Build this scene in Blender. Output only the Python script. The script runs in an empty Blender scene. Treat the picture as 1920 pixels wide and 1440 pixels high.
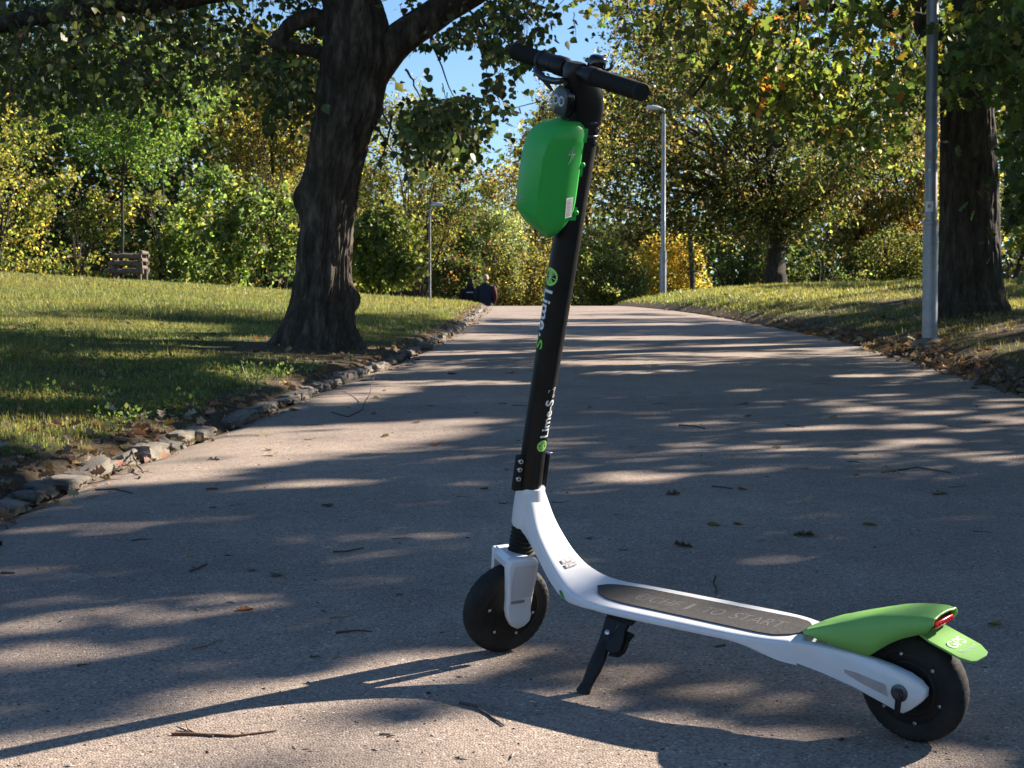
import bpy, bmesh, math
import numpy as np
from mathutils import Matrix, Vector

# ---------------------------------------------------------------- scene, camera, sky, sun, exposure
SC = bpy.context.scene
COL = SC.collection
R = math.radians
SC.view_settings.view_transform = 'Standard'
SC.view_settings.look = 'None'
SC.view_settings.gamma = 1.0
SC.view_settings.use_curve_mapping = False
SC.view_settings.exposure = 1.78
SC.cycles.max_bounces = 7
SC.cycles.transmission_bounces = 6
SC.cycles.transparent_max_bounces = 6
SC.cycles.sample_clamp_indirect = 6.0
SC.cycles.caustics_reflective = False
SC.cycles.caustics_refractive = False

CAM_H = 0.810890
F_PX, PITCH = 3050.0, R(2.0)
cd = bpy.data.cameras.new('camera')
cd.sensor_width = 36.0
cd.lens = 36.0 * F_PX / 1920.0
cd.clip_start, cd.clip_end = 0.05, 1500
cd.dof.use_dof = True
cd.dof.focus_distance = 3.1
cd.dof.aperture_fstop = 30.0
cam = bpy.data.objects.new('camera', cd)
COL.objects.link(cam)
cam.location = (0, 0, CAM_H)
cam.rotation_euler = (R(90) - PITCH, 0, 0)
SC.camera = cam

SUN_EL = R(29.0)
SUN_DIR = np.array([0.858 * math.cos(SUN_EL), 0.513 * math.cos(SUN_EL), math.sin(SUN_EL)])   # towards the sun
SUN_DIR /= np.linalg.norm(SUN_DIR)
sl = bpy.data.lights.new('sun', 'SUN')
sl.energy = 5.0
sl.angle = R(0.53)
sl.color = (1.0, 0.88, 0.75)
so = bpy.data.objects.new('sun', sl)
COL.objects.link(so)
so.location = (20, 12, 18)
so.rotation_euler = Vector(tuple(SUN_DIR)).to_track_quat('Z', 'Y').to_euler()

W = bpy.data.worlds.new('World')
SC.world = W
W.use_nodes = True
wn = W.node_tree
wn.nodes.clear()
sky = wn.nodes.new('ShaderNodeTexSky')
sky.sky_type = 'NISHITA'
sky.sun_disc = False
sky.sun_elevation = SUN_EL
sky.sun_rotation = math.atan2(SUN_DIR[0], SUN_DIR[1])
sky.altitude = 400
sky.air_density = 1.0
sky.dust_density = 0.0
sky.ozone_density = 5.0
wb = wn.nodes.new('ShaderNodeBackground')
wb.inputs['Strength'].default_value = 0.05
wo = wn.nodes.new('ShaderNodeOutputWorld')
wn.links.new(sky.outputs[0], wb.inputs[0])
wn.links.new(wb.outputs[0], wo.inputs[0])

rng = np.random.default_rng(7)

# ---------------------------------------------------------------- materials
def new_mat(name):
    m = bpy.data.materials.new(name)
    m.use_nodes = True
    nt = m.node_tree
    return m, nt, nt.nodes['Principled BSDF']

def N(nt, typ, **kw):
    n = nt.nodes.new(typ)
    for k, v in kw.items():
        if k in n.inputs:
            n.inputs[k].default_value = v
        else:
            setattr(n, k, v)
    return n

def ramp(nt, stops):
    r = nt.nodes.new('ShaderNodeValToRGB')
    e = r.color_ramp.elements
    while len(e) < len(stops):
        e.new(0.5)
    for el, (p, c) in zip(e, stops):
        el.position = p
        el.color = (*c, 1) if len(c) == 3 else c
    return r

def simple(name, col, rough=0.5, metal=0.0, spec=0.5, bump=0.0, bscale=200.0, vary=0.0, vscale=30.0, coat=0.0):
    m, nt, b = new_mat(name)
    b.inputs['Base Color'].default_value = (*col, 1)
    b.inputs['Roughness'].default_value = rough
    b.inputs['Metallic'].default_value = metal
    b.inputs['Specular IOR Level'].default_value = spec
    b.inputs['Coat Weight'].default_value = coat
    tc = N(nt, 'ShaderNodeTexCoord')
    if vary > 0:
        nz = N(nt, 'ShaderNodeTexNoise', Scale=vscale, Detail=6.0, Roughness=0.65)
        nt.links.new(tc.outputs['Object'], nz.inputs['Vector'])
        lo = tuple(max(0, c * (1 - vary)) for c in col)
        hi = tuple(min(1, c * (1 + vary)) for c in col)
        r = ramp(nt, [(0.3, lo), (0.7, hi)])
        nt.links.new(nz.outputs['Fac'], r.inputs['Fac'])
        nt.links.new(r.outputs['Color'], b.inputs['Base Color'])
        mr = N(nt, 'ShaderNodeMapRange')
        mr.inputs['To Min'].default_value = max(0.02, rough - 0.12)
        mr.inputs['To Max'].default_value = min(1, rough + 0.12)
        nt.links.new(nz.outputs['Fac'], mr.inputs['Value'])
        nt.links.new(mr.outputs[0], b.inputs['Roughness'])
    if bump > 0:
        nb = N(nt, 'ShaderNodeTexNoise', Scale=bscale, Detail=4.0)
        nt.links.new(tc.outputs['Object'], nb.inputs['Vector'])
        bp = N(nt, 'ShaderNodeBump', Strength=bump, Distance=0.001)
        nt.links.new(nb.outputs['Fac'], bp.inputs['Height'])
        nt.links.new(bp.outputs[0], b.inputs['Normal'])
    return m

def leaf_material(name, trans=0.5, rough=0.5, tgain=1.3):
    m, nt, b = new_mat(name)
    at = N(nt, 'ShaderNodeAttribute', attribute_name='tint')
    nt.links.new(at.outputs['Color'], b.inputs['Base Color'])
    b.inputs['Roughness'].default_value = rough
    b.inputs['Specular IOR Level'].default_value = 0.35
    tr = N(nt, 'ShaderNodeBsdfTranslucent')
    mx = N(nt, 'ShaderNodeMix', data_type='RGBA', blend_type='MULTIPLY')
    mx.inputs['Factor'].default_value = 1.0
    mx.inputs[7].default_value = (tgain * 1.15, tgain * 1.1, tgain * 0.6, 1)
    nt.links.new(at.outputs['Color'], mx.inputs[6])
    nt.links.new(mx.outputs[2], tr.inputs['Color'])
    ms = N(nt, 'ShaderNodeMixShader', Fac=trans)
    nt.links.new(b.outputs[0], ms.inputs[1])
    nt.links.new(tr.outputs[0], ms.inputs[2])
    nt.links.new(ms.outputs[0], nt.nodes['Material Output'].inputs['Surface'])
    return m

def asphalt_material():
    m, nt, b = new_mat('worn_asphalt')
    tc = N(nt, 'ShaderNodeTexCoord')
    L = nt.links.new
    v1 = N(nt, 'ShaderNodeTexVoronoi', Scale=230.0)
    v2 = N(nt, 'ShaderNodeTexVoronoi', Scale=55.0)
    n1 = N(nt, 'ShaderNodeTexNoise', Scale=1.1, Detail=8.0, Roughness=0.6)
    n2 = N(nt, 'ShaderNodeTexNoise', Scale=120.0, Detail=5.0, Roughness=0.7)
    n3 = N(nt, 'ShaderNodeTexNoise', Scale=9.0, Detail=6.0, Roughness=0.65)
    for n in (v1, v2, n1, n2, n3):
        L(tc.outputs['Object'], n.inputs['Vector'])
    # aggregate: each pebble its own grey, some pale, some black
    sep = N(nt, 'ShaderNodeSeparateColor')
    L(v1.outputs['Color'], sep.inputs[0])
    rg = ramp(nt, [(0.0, (0.13, 0.106, 0.092)), (0.12, (0.25, 0.203, 0.170)), (0.5, (0.325, 0.265, 0.220)), (0.9, (0.40, 0.328, 0.270)), (0.985, (0.46, 0.38, 0.315)), (1.0, (0.78, 0.70, 0.62))])
    L(sep.outputs[0], rg.inputs['Fac'])
    # dark binder between the stones
    rb = ramp(nt, [(0.30, (0.28, 0.28, 0.29)), (0.42, (0.90, 0.90, 0.90)), (0.7, (1.06, 1.06, 1.06))])
    L(n2.outputs['Fac'], rb.inputs['Fac'])
    mx = N(nt, 'ShaderNodeMix', data_type='RGBA', blend_type='MULTIPLY')
    mx.inputs['Factor'].default_value = 1.0
    L(rg.outputs['Color'], mx.inputs[6]); L(rb.outputs['Color'], mx.inputs[7])
    # broad wear and dust
    rw = ramp(nt, [(0.28, (0.66, 0.66, 0.68)), (0.72, (1.14, 1.11, 1.07))])
    L(n1.outputs['Fac'], rw.inputs['Fac'])
    mx2 = N(nt, 'ShaderNodeMix', data_type='RGBA', blend_type='MULTIPLY')
    mx2.inputs['Factor'].default_value = 1.0
    L(mx.outputs[2], mx2.inputs[6]); L(rw.outputs['Color'], mx2.inputs[7])
    rw3 = ramp(nt, [(0.3, (0.86, 0.86, 0.86)), (0.7, (1.12, 1.12, 1.12))])
    L(n3.outputs['Fac'], rw3.inputs['Fac'])
    mx3 = N(nt, 'ShaderNodeMix', data_type='RGBA', blend_type='MULTIPLY')
    mx3.inputs['Factor'].default_value = 1.0
    L(mx2.outputs[2], mx3.inputs[6]); L(rw3.outputs['Color'], mx3.inputs[7])
    # sandy dust along the two edges (painted as an attribute when the road is built)
    at = N(nt, 'ShaderNodeAttribute', attribute_name='dust')
    mxd = N(nt, 'ShaderNodeMix', data_type='RGBA')
    nd = N(nt, 'ShaderNodeMath', operation='MULTIPLY')
    L(at.outputs['Fac'], nd.inputs[0]); L(n3.outputs['Fac'], nd.inputs[1])
    L(nd.outputs[0], mxd.inputs[0])
    L(mx3.outputs[2], mxd.inputs[6])
    mxd.inputs[7].default_value = (0.26, 0.21, 0.16, 1)
    L(mxd.outputs[2], b.inputs['Base Color'])
    b.inputs['Roughness'].default_value = 0.82
    b.inputs['Specular IOR Level'].default_value = 0.3
    ad = N(nt, 'ShaderNodeMath', operation='ADD')
    L(v1.outputs['Distance'], ad.inputs[0])
    mu = N(nt, 'ShaderNodeMath', operation='MULTIPLY'); mu.inputs[1].default_value = 0.8
    L(n2.outputs['Fac'], mu.inputs[0]); L(mu.outputs[0], ad.inputs[1])
    bp = N(nt, 'ShaderNodeBump', Strength=0.5, Distance=0.0035)
    bp.invert = True
    L(ad.outputs[0], bp.inputs['Height'])
    L(bp.outputs[0], b.inputs['Normal'])
    return m

def soil_material():
    m, nt, b = new_mat('soil_and_thatch')
    L = nt.links.new
    tc = N(nt, 'ShaderNodeTexCoord')
    n1 = N(nt, 'ShaderNodeTexNoise', Scale=2.2, Detail=9.0, Roughness=0.7)
    n2 = N(nt, 'ShaderNodeTexNoise', Scale=38.0, Detail=8.0, Roughness=0.75)
    for n in (n1, n2):
        L(tc.outputs['Object'], n.inputs['Vector'])
    r1 = ramp(nt, [(0.25, (0.055, 0.042, 0.030)), (0.5, (0.115, 0.088, 0.060)), (0.75, (0.21, 0.165, 0.11))])
    L(n2.outputs['Fac'], r1.inputs['Fac'])
    r2 = ramp(nt, [(0.25, (0.030, 0.042, 0.014)), (0.5, (0.070, 0.085, 0.026)), (0.75, (0.15, 0.15, 0.050))])
    L(n2.outputs['Fac'], r2.inputs['Fac'])
    at = N(nt, 'ShaderNodeAttribute', attribute_name='grass')
    a1 = N(nt, 'ShaderNodeMath', operation='ADD')
    L(at.outputs['Fac'], a1.inputs[0])
    s1 = N(nt, 'ShaderNodeMath', operation='SUBTRACT'); s1.inputs[1].default_value = 0.5
    L(n1.outputs['Fac'], s1.inputs[0]); L(s1.outputs[0], a1.inputs[1])
    mr = N(nt, 'ShaderNodeMapRange'); mr.inputs['From Min'].default_value = 0.35; mr.inputs['From Max'].default_value = 0.65
    L(a1.outputs[0], mr.inputs['Value'])
    mx = N(nt, 'ShaderNodeMix', data_type='RGBA')
    L(mr.outputs[0], mx.inputs[0]); L(r1.outputs['Color'], mx.inputs[6]); L(r2.outputs['Color'], mx.inputs[7])
    L(mx.outputs[2], b.inputs['Base Color'])
    b.inputs['Roughness'].default_value = 0.95
    b.inputs['Specular IOR Level'].default_value = 0.1
    bp = N(nt, 'ShaderNodeBump', Strength=0.9, Distance=0.03)
    L(n2.outputs['Fac'], bp.inputs['Height']); L(bp.outputs[0], b.inputs['Normal'])
    return m

def bark_material(name, c0, c1, c2, sc=14.0):
    m, nt, b = new_mat(name)
    L = nt.links.new
    tc = N(nt, 'ShaderNodeTexCoord')
    mp = N(nt, 'ShaderNodeMapping'); mp.inputs['Scale'].default_value = (1, 1, 0.27)
    L(tc.outputs['Object'], mp.inputs['Vector'])
    n1 = N(nt, 'ShaderNodeTexNoise', Scale=sc, Detail=10.0, Roughness=0.72)
    n2 = N(nt, 'ShaderNodeTexNoise', Scale=3.0, Detail=5.0)
    L(mp.outputs[0], n1.inputs['Vector']); L(tc.outputs['Object'], n2.inputs['Vector'])
    r = ramp(nt, [(0.32, c0), (0.52, c1), (0.72, c2)])
    L(n1.outputs['Fac'], r.inputs['Fac'])
    r2 = ramp(nt, [(0.3, (0.75, 0.78, 0.75)), (0.7, (1.15, 1.12, 1.1))])
    L(n2.outputs['Fac'], r2.inputs['Fac'])
    mx = N(nt, 'ShaderNodeMix', data_type='RGBA', blend_type='MULTIPLY'); mx.inputs['Factor'].default_value = 1.0
    L(r.outputs['Color'], mx.inputs[6]); L(r2.outputs['Color'], mx.inputs[7])
    L(mx.outputs[2], b.inputs['Base Color'])
    b.inputs['Roughness'].default_value = 0.9
    b.inputs['Specular IOR Level'].default_value = 0.2
    bp = N(nt, 'ShaderNodeBump', Strength=0.9, Distance=0.02)
    L(n1.outputs['Fac'], bp.inputs['Height']); L(bp.outputs[0], b.inputs['Normal'])
    return m

def stone_material():
    m, nt, b = new_mat('weathered_kerb_stone')
    L = nt.links.new
    tc = N(nt, 'ShaderNodeTexCoord')
    oi = N(nt, 'ShaderNodeObjectInfo')
    n1 = N(nt, 'ShaderNodeTexNoise', Scale=22.0, Detail=9.0, Roughness=0.7)
    L(tc.outputs['Object'], n1.inputs['Vector'])
    r = ramp(nt, [(0.28, (0.085, 0.078, 0.07)), (0.45, (0.21, 0.192, 0.168)), (0.75, (0.38, 0.35, 0.305))])
    L(n1.outputs['Fac'], r.inputs['Fac'])
    rr = ramp(nt, [(0.0, (0.62, 0.62, 0.63)), (1.0, (1.12, 1.08, 1.0))])
    L(oi.outputs['Random'], rr.inputs['Fac'])
    mx = N(nt, 'ShaderNodeMix', data_type='RGBA', blend_type='MULTIPLY'); mx.inputs['Factor'].default_value = 1.0
    L(r.outputs['Color'], mx.inputs[6]); L(rr.outputs['Color'], mx.inputs[7])
    L(mx.outputs[2], b.inputs['Base Color'])
    b.inputs['Roughness'].default_value = 0.9
    bp = N(nt, 'ShaderNodeBump', Strength=0.8, Distance=0.012)
    L(n1.outputs['Fac'], bp.inputs['Height']); L(bp.outputs[0], b.inputs['Normal'])
    return m

def tinted(name, rough=0.8):
    m, nt, b = new_mat(name)
    at = N(nt, 'ShaderNodeAttribute', attribute_name='tint')
    nt.links.new(at.outputs['Color'], b.inputs['Base Color'])
    b.inputs['Roughness'].default_value = rough
    return m

MAT = dict(
    asphalt=asphalt_material(), soil=soil_material(), kerb=stone_material(),
    bark=bark_material('maple_bark', (0.020, 0.016, 0.013), (0.068, 0.055, 0.045), (0.20, 0.165, 0.135)),
    bark2=bark_material('oak_bark', (0.015, 0.013, 0.012), (0.05, 0.043, 0.037), (0.115, 0.096, 0.08), 18.0),
    twig=simple('twig_wood', (0.075, 0.055, 0.040), 0.9, bump=0.6, vary=0.5, vscale=60),
    paletwig=simple('bleached_twig_wood', (0.26, 0.20, 0.14), 0.9, bump=0.6, vary=0.4, vscale=60),
    log=simple('weathered_log', (0.115, 0.088, 0.064), 0.9, bump=0.8, bscale=40, vary=0.5, vscale=8),
    leaf=leaf_material('broad_leaf', 0.55, tgain=1.8), leafd=leaf_material('thick_dark_leaf', 0.38, tgain=1.3),
    leafb=leaf_material('far_leaf', 0.58, tgain=1.95),
    grass=leaf_material('grass_blade', 0.5, 0.45, 2.0),
    dead=leaf_material('dry_leaf', 0.25, 0.75, 1.0),
    galv=simple('galvanised_steel', (0.27, 0.285, 0.305), 0.5, 0.6, bump=0.2, bscale=60, vary=0.25, vscale=9),
    lampgrey=simple('pale_lamp_enamel', (0.55, 0.58, 0.60), 0.4),
    lens=simple('lamp_glass', (0.6, 0.62, 0.62), 0.15),
    paper=simple('white_paper_sticker', (0.62, 0.62, 0.60), 0.6),
    greyprint=simple('grey_print', (0.22, 0.22, 0.23), 0.6),
    black=simple('black_powder_coat', (0.0115, 0.0100, 0.0088), 0.42, spec=0.32, bump=0.10, bscale=900, vary=0.15),
    blackpl=simple('black_plastic', (0.0115, 0.0105, 0.0095), 0.52, spec=0.28, bump=0.08, bscale=700),
    gloss=simple('black_gloss_plastic', (0.008, 0.008, 0.009), 0.16),
    rubber=simple('black_rubber', (0.016, 0.0145, 0.013), 0.75, spec=0.25, bump=0.3, bscale=300, vary=0.3, vscale=40),
    tyre=simple('dusty_tyre_rubber', (0.022, 0.021, 0.020), 0.80, spec=0.25, bump=0.35, bscale=260, vary=0.45, vscale=22),
    white=simple('white_frame_paint', (0.70, 0.71, 0.735), 0.34, spec=0.5, vary=0.06, vscale=14, coat=0.15),
    green=simple('green_plastic', (0.040, 0.42, 0.066), 0.42, spec=0.4, vary=0.05, vscale=18),
    lime=simple('lime_green_plastic', (0.20, 0.45, 0.10), 0.42, spec=0.4, vary=0.06, vscale=12),
    limeprint=simple('lime_green_print', (0.22, 0.62, 0.05), 0.5), limepale=simple('pale_lime_print', (0.55, 0.80, 0.30), 0.5),
    darkgreen=simple('dark_green_sticker', (0.010, 0.11, 0.035), 0.4),
    print=simple('white_print', (0.78, 0.79, 0.78), 0.5), softprint=simple('faded_white_print', (0.42, 0.50, 0.42), 0.6),
    matprint=simple('grey_grip_print', (0.088, 0.087, 0.088), 0.85),
    mat=simple('grip_tape', (0.050, 0.048, 0.048), 0.85, spec=0.3, bump=1.0, bscale=900, vary=0.3, vscale=90),
    steel=simple('bright_steel', (0.55, 0.55, 0.56), 0.28, 1.0, bump=0.2, bscale=400), darksteel=simple('dark_steel', (0.10, 0.10, 0.105), 0.4, 0.9, vary=0.3),
    red=simple('red_reflector', (0.50, 0.012, 0.012), 0.18), clear=simple('clear_lens_plastic', (0.07, 0.072, 0.07), 0.22, spec=0.3), chip=simple('scuffed_primer', (0.42, 0.36, 0.35), 0.6, vary=0.15),
    chrome=simple('reflector_chrome', (0.42, 0.42, 0.43), 0.45, 0.4),
    badge=simple('grey_pink_badge', (0.20, 0.175, 0.185), 0.5),
    silver=simple('silver_film', (0.58, 0.56, 0.57), 0.35),
    skin=simple('skin', (0.42, 0.26, 0.19), 0.6), navy=simple('dark_navy_cloth', (0.018, 0.022, 0.034), 0.9), blackcloth=simple('black_cloth', (0.010, 0.010, 0.012), 0.9),
    maroon=simple('maroon_cloth', (0.10, 0.022, 0.026), 0.9), fair=simple('fair_hair', (0.42, 0.30, 0.18), 0.7), darkhair=simple('dark_hair', (0.012, 0.009, 0.008), 0.6), denim=simple('dark_denim', (0.02, 0.022, 0.03), 0.9),
    pebble=simple('ochre_pebble', (0.42, 0.28, 0.14), 0.7, vary=0.2), wood=simple('brown_stake_wood', (0.13, 0.065, 0.035), 0.85, bump=0.6, vary=0.3), water=simple('pale_far_haze', (0.5, 0.6, 0.7), 0.5),
    wire=simple('dark_wire', (0.06, 0.06, 0.065), 0.5, 0.6),
)

# ---------------------------------------------------------------- object helpers
def tag(o, label=None, cat=None, group=None, kind=None):
    if label: o['label'] = label
    if cat: o['category'] = cat
    if group: o['group'] = group
    if kind: o['kind'] = kind
    return o

def empty(name, loc=(0, 0, 0), label=None, cat=None, group=None, mat=None):
    o = bpy.data.objects.new(name, None)
    o.empty_display_size = 0.1
    COL.objects.link(o)
    if mat is not None:
        o.matrix_world = mat
    else:
        o.location = loc
    return tag(o, label, cat, group)

def link_mesh(name, me, mat=None, parent=None):
    o = bpy.data.objects.new(name, me)
    COL.objects.link(o)
    if mat is not None and not me.materials:
        me.materials.append(mat)
    if parent is not None:
        o.parent = parent
    return o

def fast_mesh(name, V, F, tint=None, attrs=None, smooth=False):
    """V (n,3); F (m,k) all faces of one size; tint (n,3) point colour."""
    me = bpy.data.meshes.new(name)
    V = np.asarray(V, np.float32); F = np.asarray(F, np.int32)
    k = F.shape[1]
    me.vertices.add(len(V)); me.vertices.foreach_set('co', V.ravel())
    me.loops.add(F.size); me.loops.foreach_set('vertex_index', F.ravel())
    me.polygons.add(len(F)); me.polygons.foreach_set('loop_start', np.arange(0, F.size, k, dtype=np.int32))
    if smooth:
        me.polygons.foreach_set('use_smooth', np.ones(len(F), bool))
    if tint is not None:
        a = me.attributes.new('tint', 'FLOAT_COLOR', 'POINT')
        c = np.ones((len(V), 4), np.float32); c[:, :3] = tint
        a.data.foreach_set('color', c.ravel())
    for nm, arr in (attrs or {}).items():
        a = me.attributes.new(nm, 'FLOAT', 'POINT')
        a.data.foreach_set('value', np.asarray(arr, np.float32))
    me.update(calc_edges=True)
    return me

class MB:
    """collects shapes, then links them as ONE mesh object"""
    def __init__(s): s.v = []; s.f = []
    def add(s, V, F):
        n = len(s.v); s.v += [tuple(map(float, p)) for p in V]; s.f += [tuple(int(i) + n for i in f) for f in F]; return s
    def box(s, c, size, ax=None):
        c = np.array(c, float); h = np.array(size, float) / 2
        A = np.eye(3) if ax is None else np.array(ax, float)
        V = [c + A.T @ (h * np.array(q)) for q in ((-1,-1,-1),(1,-1,-1),(1,1,-1),(-1,1,-1),(-1,-1,1),(1,-1,1),(1,1,1),(-1,1,1))]
        return s.add(V, [(0,3,2,1),(4,5,6,7),(0,1,5,4),(1,2,6,5),(2,3,7,6),(3,0,4,7)])
    def loft(s, rings, cap=True, closed=True):
        n = len(rings[0]); V = [p for r in rings for p in r]; F = []
        for i in range(len(rings) - 1):
            for j in range(n if closed else n - 1):
                a, b = i * n + j, i * n + (j + 1) % n
                F.append((a, b, b + n, a + n))
        if cap:
            F.append(tuple(range(n))[::-1]); F.append(tuple(range((len(rings) - 1) * n, len(rings) * n)))
        return s.add(V, F)
    def tube(s, pts, rad, n=10, cap=True):
        pts = np.array(pts, float)
        rad = np.full(len(pts), rad) if np.isscalar(rad) else np.array(rad)
        rings = []; ref = None
        for i, p in enumerate(pts):
            t = pts[min(i + 1, len(pts) - 1)] - pts[max(i - 1, 0)]; t = t / (np.linalg.norm(t) + 1e-12)
            if ref is None:
                ref = np.cross(t, (0, 0, 1.0)) if abs(t[2]) < 0.9 else np.cross(t, (1.0, 0, 0))
            x = ref - t * np.dot(ref, t); x /= np.linalg.norm(x); ref = x; y = np.cross(t, x)
            rings.append([p + rad[i] * (math.cos(a) * x + math.sin(a) * y) for a in np.linspace(0, 2 * math.pi, n, endpoint=False)])
        return s.loft(rings, cap)
    def lathe(s, o, axis, prof, n=32, cap=True, mod=None):
        """prof: list of (radius, height along axis)"""
        o = np.array(o, float); w = np.array(axis, float); w /= np.linalg.norm(w)
        x = np.cross(w, (0, 0, 1.0)) if abs(w[2]) < 0.9 else np.cross(w, (1.0, 0, 0)); x /= np.linalg.norm(x); y = np.cross(w, x)
        rings = []
        for k, (r, h) in enumerate(prof):
            rings.append([o + w * h + (r + (mod(k, j) if mod else 0)) * (math.cos(2*math.pi*j/n) * x + math.sin(2*math.pi*j/n) * y) for j in range(n)])
        return s.loft(rings, cap)
    def prism(s, poly, d0, d1, fn, round_=0.0):
        """poly: 2D outline; fn(p, q, depth) -> 3D; round_: the rim is drawn in by this much"""
        poly = np.array(poly, float)
        if round_ > 0:
            c = poly.mean(0); L = np.linalg.norm(poly - c, axis=1, keepdims=True)
            inn = c + (poly - c) * (1 - round_ / L)
            e = (d1 - d0) * 0.0 + math.copysign(round_, d1 - d0)
            rings = [[fn(p, q, d0) for p, q in inn], [fn(p, q, d0 + e) for p, q in poly], [fn(p, q, d1 - e) for p, q in poly], [fn(p, q, d1) for p, q in inn]]
        else:
            rings = [[fn(p, q, d0) for p, q in poly], [fn(p, q, d1) for p, q in poly]]
        return s.loft(rings)
    def build(s, name, mat, parent=None, smooth=35, bevel=0.0, sub=0):
        me = bpy.data.meshes.new(name)
        me.from_pydata(s.v, [], s.f)
        bm = bmesh.new(); bm.from_mesh(me); bmesh.ops.recalc_face_normals(bm, faces=bm.faces); bm.to_mesh(me); bm.free()
        if smooth:
            me.shade_smooth(); me.set_sharp_from_angle(angle=R(smooth))
        o = link_mesh(name, me, mat, parent)
        if bevel:
            b = o.modifiers.new('bevel', 'BEVEL'); b.width = bevel; b.segments = 2; b.limit_method = 'ANGLE'; b.angle_limit = R(40)
        if sub:
            b = o.modifiers.new('subdivision', 'SUBSURF'); b.levels = sub; b.render_levels = sub
        return o

def smoothstep(a, b, x):
    t = np.clip((np.asarray(x, float) - a) / (b - a), 0, 1); return t * t * (3 - 2 * t)

def vnoise(P, seed=0):
    """cheap 3-D value noise, P (n,3) -> (n,) in -1..1"""
    P = np.asarray(P, float); I = np.floor(P).astype(np.int64); f = P - I; f = f * f * (3 - 2 * f)
    def h(ix, iy, iz):
        q = (ix * 374761393 + iy * 668265263 + iz * 2147483647 + seed * 974711) & 0xffffffff
        q = ((q ^ (q >> 13)) * 1274126177) & 0xffffffff
        return ((q ^ (q >> 16)) & 0xffff) / 32767.5 - 1
    r = 0
    for dx in (0, 1):
        for dy in (0, 1):
            for dz in (0, 1):
                w = (f[:, 0] if dx else 1 - f[:, 0]) * (f[:, 1] if dy else 1 - f[:, 1]) * (f[:, 2] if dz else 1 - f[:, 2])
                r = r + w * h(I[:, 0] + dx, I[:, 1] + dy, I[:, 2] + dz)
    return r

def fbm(P, seed=0, oct=4):
    P = np.asarray(P, float); r = 0; a = 1.0
    for k in range(oct):
        r = r + a * vnoise(P * 2 ** k, seed + k); a *= 0.5
    return r

# ---------------------------------------------------------------- terrain: a path that climbs to a crest, a lawn hill left, a bank right
_d  = np.array([-20, -4, 0, 2, 4, 6, 9, 13, 20, 30, 36, 40, 43, 46, 48, 50, 58, 80, 400.])
_zr = np.array([-1.01, -.2028, 0, .1014, .2028, .296, .42, .565, .815, 1.11, 1.255, 1.335, 1.335, .98, .57, .30, -.30, -.6, -1.])
_zh = np.array([-1.01, -.2028, 0, .1014, .2028, .296, .42, .565, .815, 1.11, 1.255, 1.335, 1.365, 1.37, 1.37, 1.37, 1.37, 1.37, 1.37])
_dl = np.array([-20, 0, 4.9, 5.95, 7.3, 10.5, 11.7, 19, 32, 40, 44, 48, 60, 400.])
_xl = np.array([-2.2, -1.75, -1.54, -1.48, -1.29, -1.10, -.92, -.62, -.58, -.60, -1.1, -2.2, -5, -5.])
_dr = np.array([-20, 0, 6, 9.2, 11.7, 16, 21.7, 26, 38, 44, 60, 400.])
_xr = np.array([2.4, 2.55, 2.75, 2.92, 3.16, 3.33, 3.2, 3.22, 2.74, 2.4, 1, 1.])
def _sm(xs, ys):
    # piecewise-linear table smoothed on a fine grid
    g = np.arange(-20, 400.01, 0.1); v = np.interp(g, xs, ys)
    out = v.copy()
    for _ in range(2):
        k = 9; c = np.cumsum(np.pad(out, (k + 1, k), mode='edge')); out = (c[2*k+1:] - c[:-2*k-1]) / (2 * k + 1)
    return lambda x: np.interp(x, g, out)
def _lin(xs, ys):
    return lambda x: np.interp(x, xs, ys)
_zrs, _zhs, _xls, _xrs = _sm(_d, _zr), _sm(_d, _zh), _sm(_dl, _xl), _sm(_dr, _xr)
def zroad(d):
    d = np.asarray(d, float); w = smoothstep(5, 7, d)      # exactly plane under the scooter
    return (1 - w) * 0.0507 * d + w * _zrs(d)
def zhill(d):
    d = np.asarray(d, float); w = smoothstep(5, 7, d)
    return (1 - w) * 0.0507 * d + w * _zhs(d)
def xleft(d): return _xls(np.asarray(d, float))
def xright(d): return _xrs(np.asarray(d, float))
def ground_z(x, d):
    x = np.asarray(x, float); d = np.asarray(d, float)
    sL, sR = xleft(d) - x, x - xright(d)
    zr, zh = zroad(d), zhill(d)
    P = np.stack([x * 0.9, d * 0.9, 0 * x + 3.3], -1).reshape(-1, 3)
    nz = (0.022 * vnoise(P, 5) + 0.012 * vnoise(P * 3.1, 6)).reshape(x.shape)
    nearb = smoothstep(0.1, 0.6, np.maximum(sL, sR))
    zl = zr + (zh - zr) * smoothstep(0.2, 3, sL) + 0.055 * smoothstep(0, .12, sL) + 0.062 * np.clip(sL, 0, 14) + 0.004 * np.clip(sL - 14, 0, 60)
    zR = zr + (zh - zr) * smoothstep(0.2, 3, sR) + np.interp(sR, [0, .3, 1.15, 2.5, 4.3, 8, 20, 80], [0, .12, .27, .42, .52, .52, .6, .6])
    return np.where(sL > 0, zl, np.where(sR > 0, zR, zr)) + nz * nearb
cp, sp = math.cos(PITCH), math.sin(PITCH)
def ray(px, py):
    v = np.array([(px - 960) / F_PX, 1, -(py - 720) / F_PX])
    return np.array([v[0], v[1] * cp + v[2] * sp, -v[1] * sp + v[2] * cp])
def gp(px, py):
    """the point of the terrain that the photograph shows at px, py"""
    r = ray(px, py); t = np.linspace(1.5, 60, 6000)
    X, D, Z = t * r[0], t * r[1], CAM_H + t * r[2]
    k = np.argmax(Z < ground_z(X, D)); return np.array([X[k], D[k], float(ground_z(X[k], D[k]))])
def at(px, py, d):
    r = ray(px, py); return np.array([0, 0, CAM_H]) + r * (d / r[1])
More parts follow.
